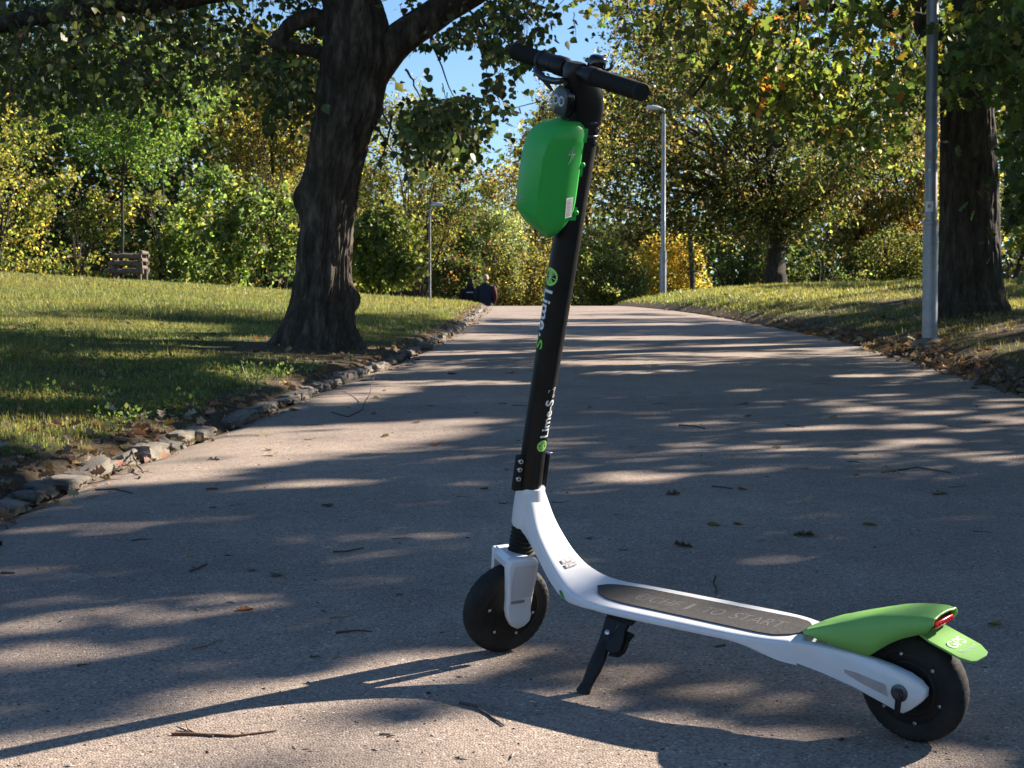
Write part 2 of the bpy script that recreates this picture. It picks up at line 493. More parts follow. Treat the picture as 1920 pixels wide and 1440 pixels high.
def to_px(P):
    P = np.atleast_2d(P) - np.array([0, 0, CAM_H])
    y = P[:, 1] * cp - P[:, 2] * sp; z = P[:, 1] * sp + P[:, 2] * cp
    return np.stack([960 + F_PX * P[:, 0] / y, 720 - F_PX * z / y], -1)

DROWS = np.unique(np.concatenate([np.arange(-14, 3, 0.5), np.arange(3, 16, 0.12), np.arange(16, 50, 0.3), np.arange(50, 90, 2.), np.array([100, 130, 180, 260, 390.])]))
SL = np.array([90, 60, 40, 28, 22, 18, 16, 14, 12.5, 11, 10, 9, 8, 7.2, 6.4, 5.6, 5, 4.4, 3.8, 3.3, 2.8, 2.4, 2., 1.7, 1.4, 1.15, .95, .75, .6, .45, .33, .24, .16, .1, .05, .0])
def build_ground():
    nl = len(SL); D = DROWS
    cols = [xleft(D) - s for s in SL] + [xleft(D) + .04, xright(D) - .04] + [xright(D) + s for s in SL[::-1]]
    X = np.stack(cols, 1); DD = np.repeat(D[:, None], X.shape[1], 1)
    Z = ground_z(X, DD)
    sL, sR = xleft(DD) - X, X - xright(DD)
    inside = (sL < 0) & (sR < 0)
    Z[inside] -= 0.05
    V = np.stack([X, DD, Z], -1).reshape(-1, 3)
    nr, nc = X.shape; i = np.arange((nr - 1) * nc).reshape(nr - 1, nc)[:, :-1].ravel()
    F = np.stack([i, i + 1, i + nc + 1, i + nc], 1)
    g = grass_cover(V[:, 0], V[:, 1])
    me = fast_mesh('ground', V, F, attrs={'grass': g}, smooth=True)
    o = link_mesh('ground', me, MAT['soil']); o['kind'] = 'structure'
TREE_L = np.array([-1.56, 13.0]); TREE_R = np.array([4.5, 16.0])
def grass_cover(x, d):
    """0 bare soil .. 1 full grass"""
    x = np.asarray(x, float); d = np.asarray(d, float)
    sL, sR = xleft(d) - x, x - xright(d)
    P = np.stack([x * 1.3, d * 0.7, 0 * x], -1)
    n = vnoise(P, 11) * 0.6 + vnoise(P * 2.7, 12) * 0.4
    gl = smoothstep(-0.02, 0.50, sL + 0.26 * n)
    gl = gl * (1 - 0.85 * np.exp(-((x - TREE_L[0]) ** 2 / 0.8 + (d - TREE_L[1] + 0.5) ** 2 / 3.5)))
    gl = gl * (1 - 0.9 * np.exp(-((x + 10.2) ** 2 / 1.2 + (d - 42) ** 2 / 1.5)))
    bare = smoothstep(1.4, 3.2, sR + 0.7 * n) * smoothstep(-1.5, 4, d - 14 + 2 * n) + smoothstep(20, 25, d) * smoothstep(0, .6, sR)
    gr = np.clip(0.48 + 0.45 * n + bare, 0, 1) * smoothstep(0.02, 0.4, sR)
    return np.clip(np.where(sL > 0, gl, np.where(sR > 0, gr, 0)), 0, 1)
build_ground()

def build_road():
    D = np.concatenate([np.arange(-12, 3, .5), np.arange(3, 16, .12), np.arange(16, 62, .3)])
    n = 30; t = np.linspace(0, 1, n)
    XL, XR = xleft(D) - .03, xright(D) + .05
    X = XL[:, None] + (XR - XL)[:, None] * t; DD = np.repeat(D[:, None], n, 1)
    Pn = np.stack([X.ravel() * 6, DD.ravel() * 6, 0 * X.ravel()], -1)
    wob = 0.03 * vnoise(Pn, 21).reshape(X.shape)
    X[:, -1] += wob[:, -1] * 2; X[:, 0] += wob[:, 0]
    Z = zroad(DD) + 0.004
    Z[:, 0] -= .03; Z[:, -1] -= .02
    dust = np.clip(1.5 * np.exp(-(X - xleft(DD)) / 0.16) + 0.9 * np.exp(-(xright(DD) - X) / 0.14), 0, 1.4) + 0 * X
    V = np.stack([X, DD, Z], -1).reshape(-1, 3)
    nr, nc = X.shape; i = np.arange((nr - 1) * nc).reshape(nr - 1, nc)[:, :-1].ravel()
    o = link_mesh('path', fast_mesh('path', V, np.stack([i, i + 1, i + nc + 1, i + nc], 1), attrs={'dust': dust.ravel()}, smooth=True), MAT['asphalt'])
    o['kind'] = 'structure'
build_road()

# ---------------------------------------------------------------- kerb of rough stones
def stone_mesh(seed):
    bm = bmesh.new(); bmesh.ops.create_cube(bm, size=1); bmesh.ops.subdivide_edges(bm, edges=bm.edges[:], cuts=5, use_grid_fill=True)
    V = np.array([v.co[:] for v in bm.verts])
    n = V / np.linalg.norm(V, axis=1, keepdims=True)
    V2 = V * 0.72 + n * 0.5 * 0.42
    V2 = V2 + n * (0.13 * vnoise(V * 2.3 + seed * 7.1, seed)[:, None] + 0.075 * vnoise(V * 5.5 + seed, seed + 3)[:, None] + .035 * vnoise(V * 12 + seed, seed + 5)[:, None])
    for v, c in zip(bm.verts, V2): v.co = c
    me = bpy.data.meshes.new('kerb_stone'); bm.to_mesh(me); bm.free(); me.shade_smooth(); me.set_sharp_from_angle(angle=R(38)); me.materials.append(MAT['kerb'])
    return me
kerb = empty('stone_kerb', (float(xleft(5)), 5, float(zroad(5))), 'row of rough pale edging stones between lawn and path', 'kerb')
STONES = [stone_mesh(k) for k in range(9)]
d = 4.3; k = 0
while d < 34:
    big = rng.random()
    L = rng.uniform(.10, .19) * (1.35 if big > .8 else 1)
    if 7.0 < d < 7.45: d += .1; continue                       # the gap where the soil washes out
    o = link_mesh('kerb_stone', STONES[k % 9]); o.parent = kerb
    dc = d + L / 2; x0, x1 = float(xleft(dc - .1)), float(xleft(dc + .1))
    h = rng.uniform(.030, .056) * (0.8 if 8.2 < d < 9.2 else 1)
    p = np.array([float(xleft(dc)) - .015 + rng.normal(0, .012), dc, float(zroad(dc)) + rng.uniform(.002, .018)])
    o.matrix_parent_inverse = Matrix.Identity(4)
    o.location = Vector(p) - kerb.location
    o.rotation_euler = (rng.normal(0, .09), rng.normal(0, .12), math.atan2(-(x1 - x0), .2) + rng.normal(0, .09))
    o.scale = (rng.uniform(.07, .10), L * rng.uniform(.95, 1.1), h)
    d += L * rng.uniform(.97, 1.1); k += 1

# ---------------------------------------------------------------- foliage
HEART = (np.array([[0, 0, 0], [.36, .12, .06], [.46, .42, .05], [0, 1.05, -.06], [-.46, .42, .05], [-.36, .12, .06], [0, .42, -.02]]),
         np.array([[0, 1, 6], [1, 2, 6], [2, 3, 6], [3, 4, 6], [4, 5, 6], [5, 0, 6]]))
LOBED = (np.array([[0, 0, 0], [.22, .16, .03], [.16, .3, .0], [.46, .42, .07], [.2, .56, 0], [.40, .78, .06], [0, 1.05, -.05], [-.40, .78, .06], [-.2, .56, 0], [-.46, .42, .07], [-.16, .3, 0], [-.22, .16, .03], [0, .5, -.04]]),
         np.array([[i, (i + 1) % 12, 12] for i in range(12)]))
OVAL = (np.array([[0, 0, 0], [.34, .5, .07], [0, 1, 0], [-.34, .5, .07]]), np.array([[0, 1, 2], [0, 2, 3]]))

def unit(a): return a / (np.linalg.norm(a, axis=-1, keepdims=True) + 1e-9)
def place_leaves(P, tip, size, tints, tpl, roll=None):
    """one mesh of leaves: P base points, tip directions"""
    n = len(P); tip = unit(tip)
    rnd = unit(rng.normal(size=(n, 3)) + (np.array([0, 0, .9]) if roll is None else roll))
    nrm = unit(rnd - tip * np.sum(rnd * tip, 1, keepdims=True)); side = np.cross(tip, nrm)
    T, Fc = tpl
    V = P[:, None] + np.asarray(size)[:, None, None] * (T[None, :, 0:1] * side[:, None] + T[None, :, 1:2] * tip[:, None] + T[None, :, 2:3] * nrm[:, None])
    F = (Fc[None] + (np.arange(n) * len(T))[:, None, None]).reshape(-1, 3)
    return V.reshape(-1, 3), F, np.repeat(tints, len(T), 0)
def tint_of(n, pal, groups=None, spread=0.25):
    cols = np.array([c for c, w in pal]); w = np.array([w for c, w in pal], float); w /= w.sum()
    idx = rng.choice(len(cols), n, p=w)
    if groups is not None:                                       # leaves of one clump tend to agree
        gi = rng.choice(len(cols), groups.max() + 1, p=w)
        idx = np.where(rng.random(n) < 0.65, gi[groups], idx)
    c_ = cols[idx]; c_ = c_ * .81 + c_.mean(1, keepdims=True) * .19
    return np.clip(c_ * np.exp(rng.normal(0, spread, (n, 1))) * np.exp(rng.normal(0, .07, (n, 3))), 0, .8)
DK, MD, BR_, YG, YE, OR_, BN, PB, OL, RD = (.028, .048, .014), (.050, .085, .020), (.085, .150, .028), (.170, .185, .030), (.33, .255, .045), (.33, .14, .03), (.11, .068, .034), (.13, .17, .11), (.10, .10, .032), (.16, .035, .02)

def clump_leaves(C, per, spread, size, pal, tpl, droop=0.4, sizevar=.25, gspread=.25, keep=None):
    """leaves scattered about clump centres C (n,3); spread (sx,sy,sz)"""
    n = len(C); g = np.repeat(np.arange(n), per); m = n * per
    off = rng.normal(size=(m, 3)) * np.array(spread)
    P = C[g] + off
    tip = unit(off / np.array(spread) * 0.5 + rng.normal(size=(m, 3)) * .7 + np.array([0, 0, -droop]))
    s = size * np.exp(rng.normal(0, sizevar, m)); t = tint_of(m, pal, g, gspread)
    if keep is not None:
        k = keep(P + tip * s[:, None] * .5); P, tip, s, t = P[k], tip[k], s[k], t[k]
    return place_leaves(P, tip, s, t, tpl)

def ellipsoid_clumps(c, r, n, shell=.55, lumps=5, seed=0, flat=0.0):
    """points in a lumpy ellipsoid, more of them near the outside"""
    u = unit(rng.normal(size=(n, 3)))
    rad = rng.random(n) ** (1 / 3.) * (1 - shell) + shell * (1 - np.abs(rng.normal(0, .12, n)))
    k = 1 + .42 * vnoise(u * 1.7 + seed * 3.7, seed) + .26 * vnoise(u * 4.1, seed + 1)
    P = np.array(c) + u * (rad * k)[:, None] * np.array(r)
    return P

def limb(p0, p1, r0, r1, sag=0.1, wob=0.08, n=7):
    p0, p1 = np.array(p0, float), np.array(p1, float); L = np.linalg.norm(p1 - p0); t = np.linspace(0, 1, n)
    P = p0 + (p1 - p0) * t[:, None]
    P[:, 2] += sag * L * np.sin(t * math.pi)
    P[1:-1] += rng.normal(0, wob * L / n, (n - 2, 3))
    return P, r0 + (r1 - r0) * t ** .8

def bark_trunk(name, path, rad, parent, mat, nseg=84, nlen=170, ridge=.028, burls=(), flare=None, seed=0, cells=26.0):
    """a trunk as one deep-barked surface: path (k,3), rad (k,), burls (height, angle, size, spread)"""
    path, rad = np.array(path, float), np.array(rad, float)
    s = np.concatenate([[0], np.cumsum(np.linalg.norm(np.diff(path, axis=0), axis=1))])
    t = np.linspace(0, s[-1], nlen)
    C = np.stack([np.interp(t, s, path[:, k]) for k in range(3)], 1); rr = np.interp(t, s, rad)
    for _ in range(6):
        C[1:-1] = (C[:-2] + C[1:-1] * 2 + C[2:]) / 4; rr[1:-1] = (rr[:-2] + rr[1:-1] * 2 + rr[2:]) / 4
    a = np.linspace(0, 2 * math.pi, nseg, endpoint=False)
    A, T = np.meshgrid(a, t)
    ca, sa = np.cos(A), np.sin(A)
    P = np.stack([ca * cells / 6.28, sa * cells / 6.28, T * 6.5 + .6 * np.sin(A * 3)], -1).reshape(-1, 3)
    n1 = vnoise(P + .35 * vnoise(P * .5, seed)[:, None], seed).reshape(A.shape)
    n2 = fbm(np.stack([ca * 3, sa * 3, T * 1.3], -1).reshape(-1, 3), seed + 4, 4).reshape(A.shape)
    n3 = vnoise(P * np.array([2.3, 2.3, 4.0]), seed + 9).reshape(A.shape)
    Rr = rr[:, None] * (1 + .05 * n2) + ridge * (np.clip(1 - np.abs(n1) * 2.6, 0, 1) * -1.0 + .35 * n3)
    for (h, ang, size, w, hw) in burls:
        da = np.angle(np.exp(1j * (A - ang)))
        Rr = Rr + size * np.exp(-(da / w) ** 2 - ((T - h) / hw) ** 2)
    if flare:
        for (ang, size, w) in flare:
            da = np.angle(np.exp(1j * (A - ang)))
            Rr = Rr + size * np.exp(-(da / w) ** 2) * np.exp(-T / .22)
    V = C[:, None] + np.stack([Rr * ca, Rr * sa, 0 * Rr], -1)
    V = V.reshape(-1, 3)
    i, j = np.meshgrid(np.arange(nlen - 1), np.arange(nseg), indexing='ij'); jn = (j + 1) % nseg
    F = np.stack([i * nseg + j, i * nseg + jn, (i + 1) * nseg + jn, (i + 1) * nseg + j], -1).reshape(-1, 4)
    V = V - np.array(parent.location)
    return link_mesh(name, fast_mesh(name, V, F, smooth=True), mat, parent)

def crown_object(parts, name, mat, parent):
    """join (V,F,tint) sets into one crown mesh, in the parent's frame"""
    Vs, Fs, Ts, n = [], [], [], 0
    for V, F, T in parts:
        Vs.append(V); Fs.append(F + n); Ts.append(T); n += len(V)
    V = np.concatenate(Vs) - np.array(parent.location)
    o = link_mesh(name, fast_mesh(name, V, np.concatenate(Fs), np.concatenate(Ts)), mat, parent)
    return o
def limbs_object(limbs, name, mat, parent, n=7):
    mb = MB(); off = np.array(parent.location)
    for P, r in limbs: mb.tube(np.array(P) - off, r, n)
    return mb.build(name, mat, parent, smooth=60)
def hang_leaves(name, P, size, pal, tpl, mat, parent, n_max):
    """the nearest crown leaves, each an object of its own on shared meshes"""
    meshes = []
    for c in pal:
        T, F = tpl
        me = fast_mesh(name, T, F, np.repeat(np.array([c]), len(T), 0)); me.materials.append(mat); meshes.append(me)
    for k in range(min(n_max, len(P))):
        o = bpy.data.objects.new(name, meshes[rng.integers(len(meshes))]); COL.objects.link(o); o.parent = parent
        o.location = Vector(P[k]) - parent.location
        s = size * math.exp(rng.normal(0, .2)); o.scale = (s, s, s)
        o.rotation_euler = (R(-90) + rng.normal(0, .6), rng.normal(0, .5), rng.uniform(0, 6.28))

def box_clumps(x0, x1, y0, y1, d0, d1, n, keep=None):
    """clump centres filling the block of air seen between these picture columns and rows and depths"""
    out = []
    while len(out) < n:
        px, py, dd = rng.uniform(x0, x1), rng.uniform(y0, y1), rng.uniform(d0, d1)
        if keep is None or keep(px, py): out.append(at(px, py, dd))
    return np.array(out)

# where the picture shows sunlight reaching the ground: clumps of the shading trees that would cover these spots are left out
LIT = [(150, 994, 120, 9, -.03), (600, 909, 110, 6, -.03), (230, 1155, 310, 15, -.10), (70, 1225, 160, 11, -.08), (640, 1099, 60, 4, -.05), (400, 1258, 90, 8, -.1), (540, 1168, 100, 4, -.08), (400, 1293, 190, 10, -.13), (835, 1232, 80, 9, -.12),
       (790, 1262, 140, 4, -.13), (400, 1432, 540, 80, -.03), (1000, 1430, 200, 30, -.02), (1130, 1266, 120, 18, -.08), (1330, 1300, 110, 9, -.1), (1480, 1325, 90, 8, -.1), (30, 1072, 80, 9, 0),
       (1205, 898, 85, 9, 0), (1520, 804, 95, 5, -.03), (1620, 770, 60, 4, 0), (1730, 776, 70, 4, 0), (1890, 786, 55, 6, .1), (1715, 831, 60, 5, .03), (1700, 801, 60, 4, 0), (1820, 812, 80, 4, 0), (1870, 862, 70, 6, .1), (1490, 842, 75, 4, 0), (1310, 832, 40, 4, 0), (1320, 794, 45, 4, 0),
       (1395, 733, 30, 3, 0), (1608, 706, 50, 3, 0), (1180, 681, 160, 4, 0), (1380, 666, 100, 4, 0), (1150, 660, 120, 5, 0), (1250, 635, 220, 4, 0), (1430, 650, 120, 5, 0), (880, 632, 120, 6, 0), (890, 664, 110, 6, 0), (1100, 608, 220, 3, 0), (1100, 595, 200, 3, 0), (1080, 580, 260, 8, 0), (1350, 594, 90, 7, .1),
       (270, 862, 210, 20, -.39), (560, 742, 110, 12, -.42), (690, 698, 60, 10, -.3), (860, 622, 50, 10, -.6), (830, 719, 180, 5, 0), (690, 739, 110, 16, -.15), (680, 806, 250, 11, -.06), (540, 848, 350, 24, -.12), (330, 893, 120, 14, -.12), (420, 830, 120, 18, -.3),
       (230, 533, 420, 15, .03), (430, 568, 200, 9, .03), (150, 614, 280, 15, .02), (420, 642, 170, 11, 0), (480, 706, 100, 15, .1), (60, 560, 120, 7, 0), (60, 820, 200, 22, .25), (790, 553, 150, 12, .2), (830, 590, 80, 8, .2), (200, 870, 180, 20, -.2), (170, 800, 170, 14, 0), (330, 760, 60, 8, 0), (250, 668, 150, 6, 0), (100, 745, 100, 6, 0),
       (1450, 556, 280, 14, 0), (1300, 583, 90, 8, 0), (1500, 590, 130, 6, -.05), (1600, 615, 60, 5, -.1), (1640, 645, 110, 5, -.15), (1850, 660, 110, 9, -.2), (1780, 690, 120, 5, -.25), (1870, 618, 60, 6, 0), (1890, 572, 60, 9, 0)]
def shadow_px(P):
    """the picture position of the ground point that P shades"""
    P = np.asarray(P, float); Q = P.copy(); zg = np.zeros(len(P))
    for _ in range(6):
        t = (P[:, 2] - zg) / SUN_DIR[2]; Q = P - SUN_DIR * t[:, None]; zg = np.where((Q[:, 1] > -5) & (Q[:, 1] < 60), ground_z(Q[:, 0], np.clip(Q[:, 1], -10, 80)), 0.)
    ok = Q[:, 1] > 1.2
    px = np.full((len(P), 2), -9999.); px[ok] = to_px(Q[ok]); return px
def lit_mask(P, grow=.02):
    px = shadow_px(P); m = np.zeros(len(P), bool)
    dist = np.maximum(CAM_H * F_PX / np.maximum(px[:, 1] - 470, 60), 2.)       # rough distance of the shaded spot
    gx, gy = grow * F_PX / dist, grow * F_PX * CAM_H / dist ** 2
    for (cx, cy, rx, ry, sl_) in LIT:
        dx = px[:, 0] - cx; dy = px[:, 1] - cy - sl_ * dx
        m |= (dx / (rx + gx)) ** 2 + (dy / (ry + gy)) ** 2 < 1
    return m

# gaps cut in the crowns so sun reaches scooter, boughs, walkers and bushes: (point, radius of the gap)
_O = np.array([0.65867273, 2.63512101, 0.13365668]); _M = np.array([[-0.74448462, 0.66678246, 0.03382005], [-0.66500337, -0.73609575, -0.12622823], [-0.05927197, -0.11646542, 0.99142455]])
BEAMS = [(_O + _M.T @ np.array(q_), r_) for q_, r_ in [((.80, 0, .31), .0), ((.75, 0, .24), .0), ((.70, 0, .19), -.02), ((.53, -.02, .155), .016), ((.46, .01, .155), .02), ((.38, .02, .154), .018), ((.30, .03, .153), .03), ((.23, .0, .152), .02), ((.12, -.02, .20), .07), ((.04, -.02, .215), .07), ((-.07, .0, .17), .05),
    ((.62, -.20, 1.09), .10), ((.60, .0, 1.12), .09), ((.55, .10, 1.10), .10), ((.62, .03, 1.02), .05), ((.64, .0, .95), .05), ((.68, .0, .84), .05), ((.85, -.03, .20), .05), ((.86, -.05, .12), .05), ((-.09, -.02, .10), .04), ((.76, 0, .5), .03), ((.72, 0, .62), .03)]]
BEAMS += [(at(*q_), r_) for q_, r_ in [((1500, 200, 15), .45), ((1420, 130, 14.6), .4), ((1560, 130, 14.6), .4), ((1350, 80, 14.5), .35), ((1600, 40, 14.5), .45), ((1450, 255, 15), .35), ((1300, 30, 15), .35), ((1690, 60, 14), .35), ((1890, 215, 13), .15), ((908, 530, 48), .45), ((884, 545, 48), .3), ((925, 545, 48), .35)]]
_bg = np.random.default_rng(77)  # random extra gaps, added to let sun onto the background leaves
for x0_, x1_, y0_, y1_, d0_, d1_, n_, r0_, r1_ in [(-60, 560, 200, 525, 46.2, 47.8, 84, .3, .6), (640, 890, 240, 540, 52, 55, 30, .3, .6), (890, 1070, 440, 560, 64, 65, 10, .3, .6), (1070, 1215, 430, 560, 54.2, 55, 16, .3, .55), (1300, 1760, 430, 540, 54, 55.5, 26, .3, .55), (1150, 1650, 120, 440, 46.5, 48, 14, .2, .4), (120, 470, 60, 300, 58, 60, 14, .3, .6)]:
    BEAMS += [(at(_bg.uniform(x0_, x1_), _bg.uniform(y0_, y1_), _bg.uniform(d0_, d1_)), _bg.uniform(r0_, r1_)) for _ in range(n_)]
def beam_mask(P):
    m = np.zeros(len(P), bool)
    for c, r in BEAMS:
        v = P - c; s = v @ SUN_DIR; dd = np.linalg.norm(v - s[:, None] * SUN_DIR, axis=1); m |= (s > .3) & (dd < r + .07)
    return m
def keep_light(frac):
    return lambda P: ~((lit_mask(P) & (rng.random(len(P)) > frac)) | beam_mask(P))

# --- the old maple on the left of the path
TL = empty('maple_tree', (TREE_L[0], TREE_L[1], float(ground_z(*TREE_L)) - .05), 'old dark-barked broadleaf tree with burls on its trunk at the left kerb', 'tree')
def pl(px, py, d=13.0): return at(px, py, d)
q = lambda r: r / F_PX * 13.0
path = [pl(588, 690), pl(592, 660), pl(600, 610), pl(604, 560), pl(608, 500), pl(612, 430), pl(622, 350), pl(638, 260), pl(655, 180), pl(668, 110), pl(668, 50), pl(655, -20), pl(640, -150), pl(630, -330), pl(640, -560)]
rads = [q(r) for r in (74, 70, 58, 53, 50, 50, 53, 56, 60, 66, 62, 54, 42, 32, 20)]
bark_trunk('trunk', path, rads, TL, MAT['bark'], 190, 300, .019, seed=3, cells=52,
    burls=[(.55, -.05, .075, .45, .10), (.34, -2.2, .05, .5, .10), (1.36, 3.3, .07, .5, .12), (2.05, -.3, .05, .5, .12), (1.0, -2.0, .03, .5, .1), (2.3, 2.9, .04, .4, .1)],
    flare=[(-.30, .34, .20), (.5, .14, .4), (-1.1, .10, .3), (-1.75, .16, .28), (-2.5, .24, .35), (3.05, .36, .35), (1.7, .2, .5)])
L_ = []
def seg(pts, r0, r1, d=13.0, n=14):
    P = np.array([at(px, py, dd) for px, py, dd in [(p + (d,))[:3] for p in pts]])
    s = np.linspace(0, len(P) - 1, n); P2 = np.stack([np.interp(s, np.arange(len(P)), P[:, k]) for k in range(3)], 1)
    for _ in range(2): P2[1:-1] = (P2[:-2] + 2 * P2[1:-1] + P2[2:]) / 4
    P2[1:-1] += rng.normal(0, .006, (n - 2, 3))
    return P2, np.linspace(r0, r1, n)
big_limbs = [seg([(690, 150), (722, 100), (780, 45), (860, 0), (960, -60), (1080, -130)], .15, .10),
             seg([(632, 88), (598, 26), (556, 40), (522, 72), (508, 86)], .085, .055, n=18), seg([(512, 78), (545, 88), (590, 98), (625, 104)], .048, .05),
             seg([(660, -20), (560, -60), (400, -10, 12.6), (210, 8, 12.2), (80, 30, 12), (-60, 60, 11.8)], .12, .055, n=18),
             seg([(640, -150), (560, -330, 13.5), (420, -480, 14)], .11, .05), seg([(640, -260), (760, -430, 12.4), (900, -560, 12)], .10, .04)]
for l_ in big_limbs: limbs_object([l_], 'limb', MAT['bark'], TL, 10)
tw = []
for a_, b_, c_ in (((700, 180), (770, 300), 13), ((735, 215), (700, 330), 12.6), ((868, 10), (960, 90), 12.3), ((800, 50), (850, 180), 12.6), ((760, 130), (790, 190), 12.8), ((900, -10), (1000, 110), 12.2), ((700, 230), (745, 300), 12.6), ((870, 180), (915, 235), 12.4), ((120, 30), (300, 160), 11.5), ((60, 40), (20, 170), 11.5), ((300, 0), (400, 180), 12), ((420, 0), (520, 160), 12.4), ((200, 0), (150, 140), 12.2)):
    tw.append(seg([a_, ((a_[0] + b_[0]) / 2 + rng.uniform(-12, 12), (a_[1] + b_[1]) / 2 - 10), b_], .011, .004, c_, 9))
for l_ in tw: limbs_object([l_], 'twig', MAT['bark'], TL, 5)
def not_sky(px, py):
    # the gap of blue sky above the lamp post, and the thin spots beside the trunk
    if 745 < px < 905 and 105 < py < 178 + 20: return rng.random() < .06
    if 880 < px < 1000 and py > 150: return False
    return True
clA = np.concatenate([
    box_clumps(-140, 560, -60, 190, 11.2, 16, 165, lambda x, y: y < 205 - 40 * abs(math.sin(x * .012)) and not (130 < x < 230 and 40 < y < 130 and rng.random() < .8) and not (495 < x < 548 and y < 55)),
    box_clumps(540, 640, 120, 230, 13.4, 15.5, 26), box_clumps(560, 640, -60, 60, 12, 15, 14),
    box_clumps(690, 860, 205, 285, 11.5, 14.5, 34, lambda x, y: y > 300 - (x - 640) * .75 and y < 262 + 14 * math.sin(x * .06)),
    box_clumps(800, 1000, -40, 110, 11.4, 13.6, 27, not_sky), box_clumps(855, 925, 100, 160, 11.6, 13, 7), box_clumps(760, 960, -120, 20, 11.5, 14, 18), box_clumps(845, 905, 170, 210, 12, 12.6, 3)])
palL = [((.045, .072, .022), 6), ((.075, .12, .032), 5), ((.13, .13, .045), 1.2), (YG, 1), (BN, .5)]
def clear_right(P):
    # nothing hangs before the lamp post or the lower part of the oak's own trunk
    q_ = to_px(P); x, y = q_[:, 0], q_[:, 1]
    hit = ((x > 1712) & (x < 1772) & (P[:, 1] < 13.9)) | ((x > 1755) & (x < 1885) & (y > 130) & (P[:, 1] < 15.9) & (rng.random(len(P)) > .06 + .3 * (y < 200)))
    return ~hit
def clear_trunk(P):
    q_ = to_px(P); x, y = q_[:, 0], q_[:, 1]
    lx = np.interp(x, [690, 722, 780, 860, 960], [150, 100, 45, 0, -60])
    hit = ((x > 578) & (x < 750) & (y < 330) & (x > 600 - .1 * (330 - y) * (y > 200))) | ((x > 690) & (x < 960) & (np.abs(y - lx) < 42)) | ((x > 495) & (x < 640) & (y > 10) & (y < 112)) | ((x > 700) & (x < 905) & (y > 95) & (y < 185) & (y < 210 - (x - 700) * .12))
    return ~(hit & (P[:, 1] < 13.9) & (rng.random(len(P)) > .05))
A = clump_leaves(clA, 54, (.17, .17, .12), .052, palL, HEART, .9, keep=clear_trunk)
top = ellipsoid_clumps((-1.2, 12.8, 6.6), (4.6, 4.4, 3.4), 260, seed=2)
top = top[(to_px(top)[:, 1] < -60)]
B = clump_leaves(top, 40, (.33, .33, .22), .10, palL, HEART, .6)
def sprays(C, parent, mat):
    # the fine wood that carries the clumps
    L = []
    for c in C:
        for _ in range(2):
            e = c + rng.normal(0, .16, 3) - (0, 0, .05); s_ = c + np.array([rng.normal(0, .3), rng.normal(0, .3), rng.uniform(.15, .55)])
            P, r = limb(s_, e, .0042, .0014, .06, .12, 6); k = clear_trunk(P).all() and clear_right(P).all() and not beam_mask(P).any() and lit_mask(P, .02).mean() < .2
            if k: L.append((P, r))
    o = limbs_object(L, 'twigs', mat, parent, 4); o['kind'] = 'stuff'
crown_object([A, B], 'crown', MAT['leafd'], TL)['kind'] = 'stuff'
sprays(clA, TL, MAT['bark'])
hp = np.concatenate([box_clumps(790, 935, 60, 165, 11.8, 12.6, 90, lambda x, y: y > 60 + abs(x - 870) * .2), box_clumps(700, 870, 225, 290, 11.6, 12.4, 60, lambda x, y: y > 300 - (x - 640) * .75 and y < 275), box_clumps(380, 560, 150, 222, 11.3, 12.5, 60), box_clumps(0, 200, 120, 205, 11.3, 12.5, 60), box_clumps(868, 912, 165, 240, 12, 12.5, 12)])
hp = hp[clear_trunk(hp)]
hang_leaves('leaf', hp, .054, [DK, MD, OL, DK, YG], HEART, MAT['leafd'], TL, 290)

# --- the oak on the right bank
TR = empty('oak_tree', (TREE_R[0], TREE_R[1], float(ground_z(*TREE_R)) - .05), 'straight stout dark oak trunk on the right bank behind the near lamp post', 'tree')
pr_ = lambda px, py, d=16.0: at(px, py, d)
q2 = lambda r: r / F_PX * 16.0
bark_trunk('trunk', [pr_(1822, 612), pr_(1822, 588), pr_(1820, 560), pr_(1819, 500), pr_(1818, 400), pr_(1816, 300), pr_(1813, 210), pr_(1815, 140), pr_(1826, 60), pr_(1838, -40), pr_(1830, -260), pr_(1825, -600)],
           [q2(r) for r in (70, 66, 60, 56, 54, 51, 50, 51, 50, 46, 38, 20)], TR, MAT['bark2'], 150, 260, .014, seed=8, cells=52, flare=[(-.6, .10, .5), (2.9, .08, .5), (-2, .06, .5)])
for l_ in [seg([(1800, 190), (1768, 110), (1735, 40), (1690, -40), (1600, -130, 15)], .17, .09, 16), seg([(1830, 20), (1900, -60), (2000, -120)], .15, .08, 16), seg([(1735, 40), (1650, 20, 15.5), (1500, 10, 15), (1380, 70, 14.6), (1300, 180, 14.2)], .07, .012, 15, 18), seg([(1600, -60, 15), (1480, 20, 14.6), (1400, 110, 14.4)], .05, .01, 15)]: limbs_object([l_], 'limb', MAT['bark2'], TR, 10)
tw = []
for a_, b_, c_ in (((1640, 20), (1600, 250), 14.5), ((1640, 60), (1560, 300), 14), ((1500, 10), (1470, 150), 14), ((1420, 40), (1330, 210), 14), ((1880, 90), (1905, 210), 14.2), ((1700, 0), (1680, 160), 13.5), ((1850, 120), (1838, 200), 15.2), ((1250, -20), (1230, 60), 14), ((1560, 0), (1540, 100), 14)):
    tw.append(seg([a_, ((a_[0] + b_[0]) / 2 + rng.uniform(-20, 20), (a_[1] + b_[1]) / 2), b_], .012, .003, c_, 9))
for l_ in tw: limbs_object([l_], 'twig', MAT['bark2'], TR, 5)
palR = [((.065, .105, .026), 4), ((.11, .17, .036), 3.4), (YG, 3), ((.04, .065, .02), 1.6), (OL, 1.2), (YE, .5), (OR_, .3), (BN, .6)]
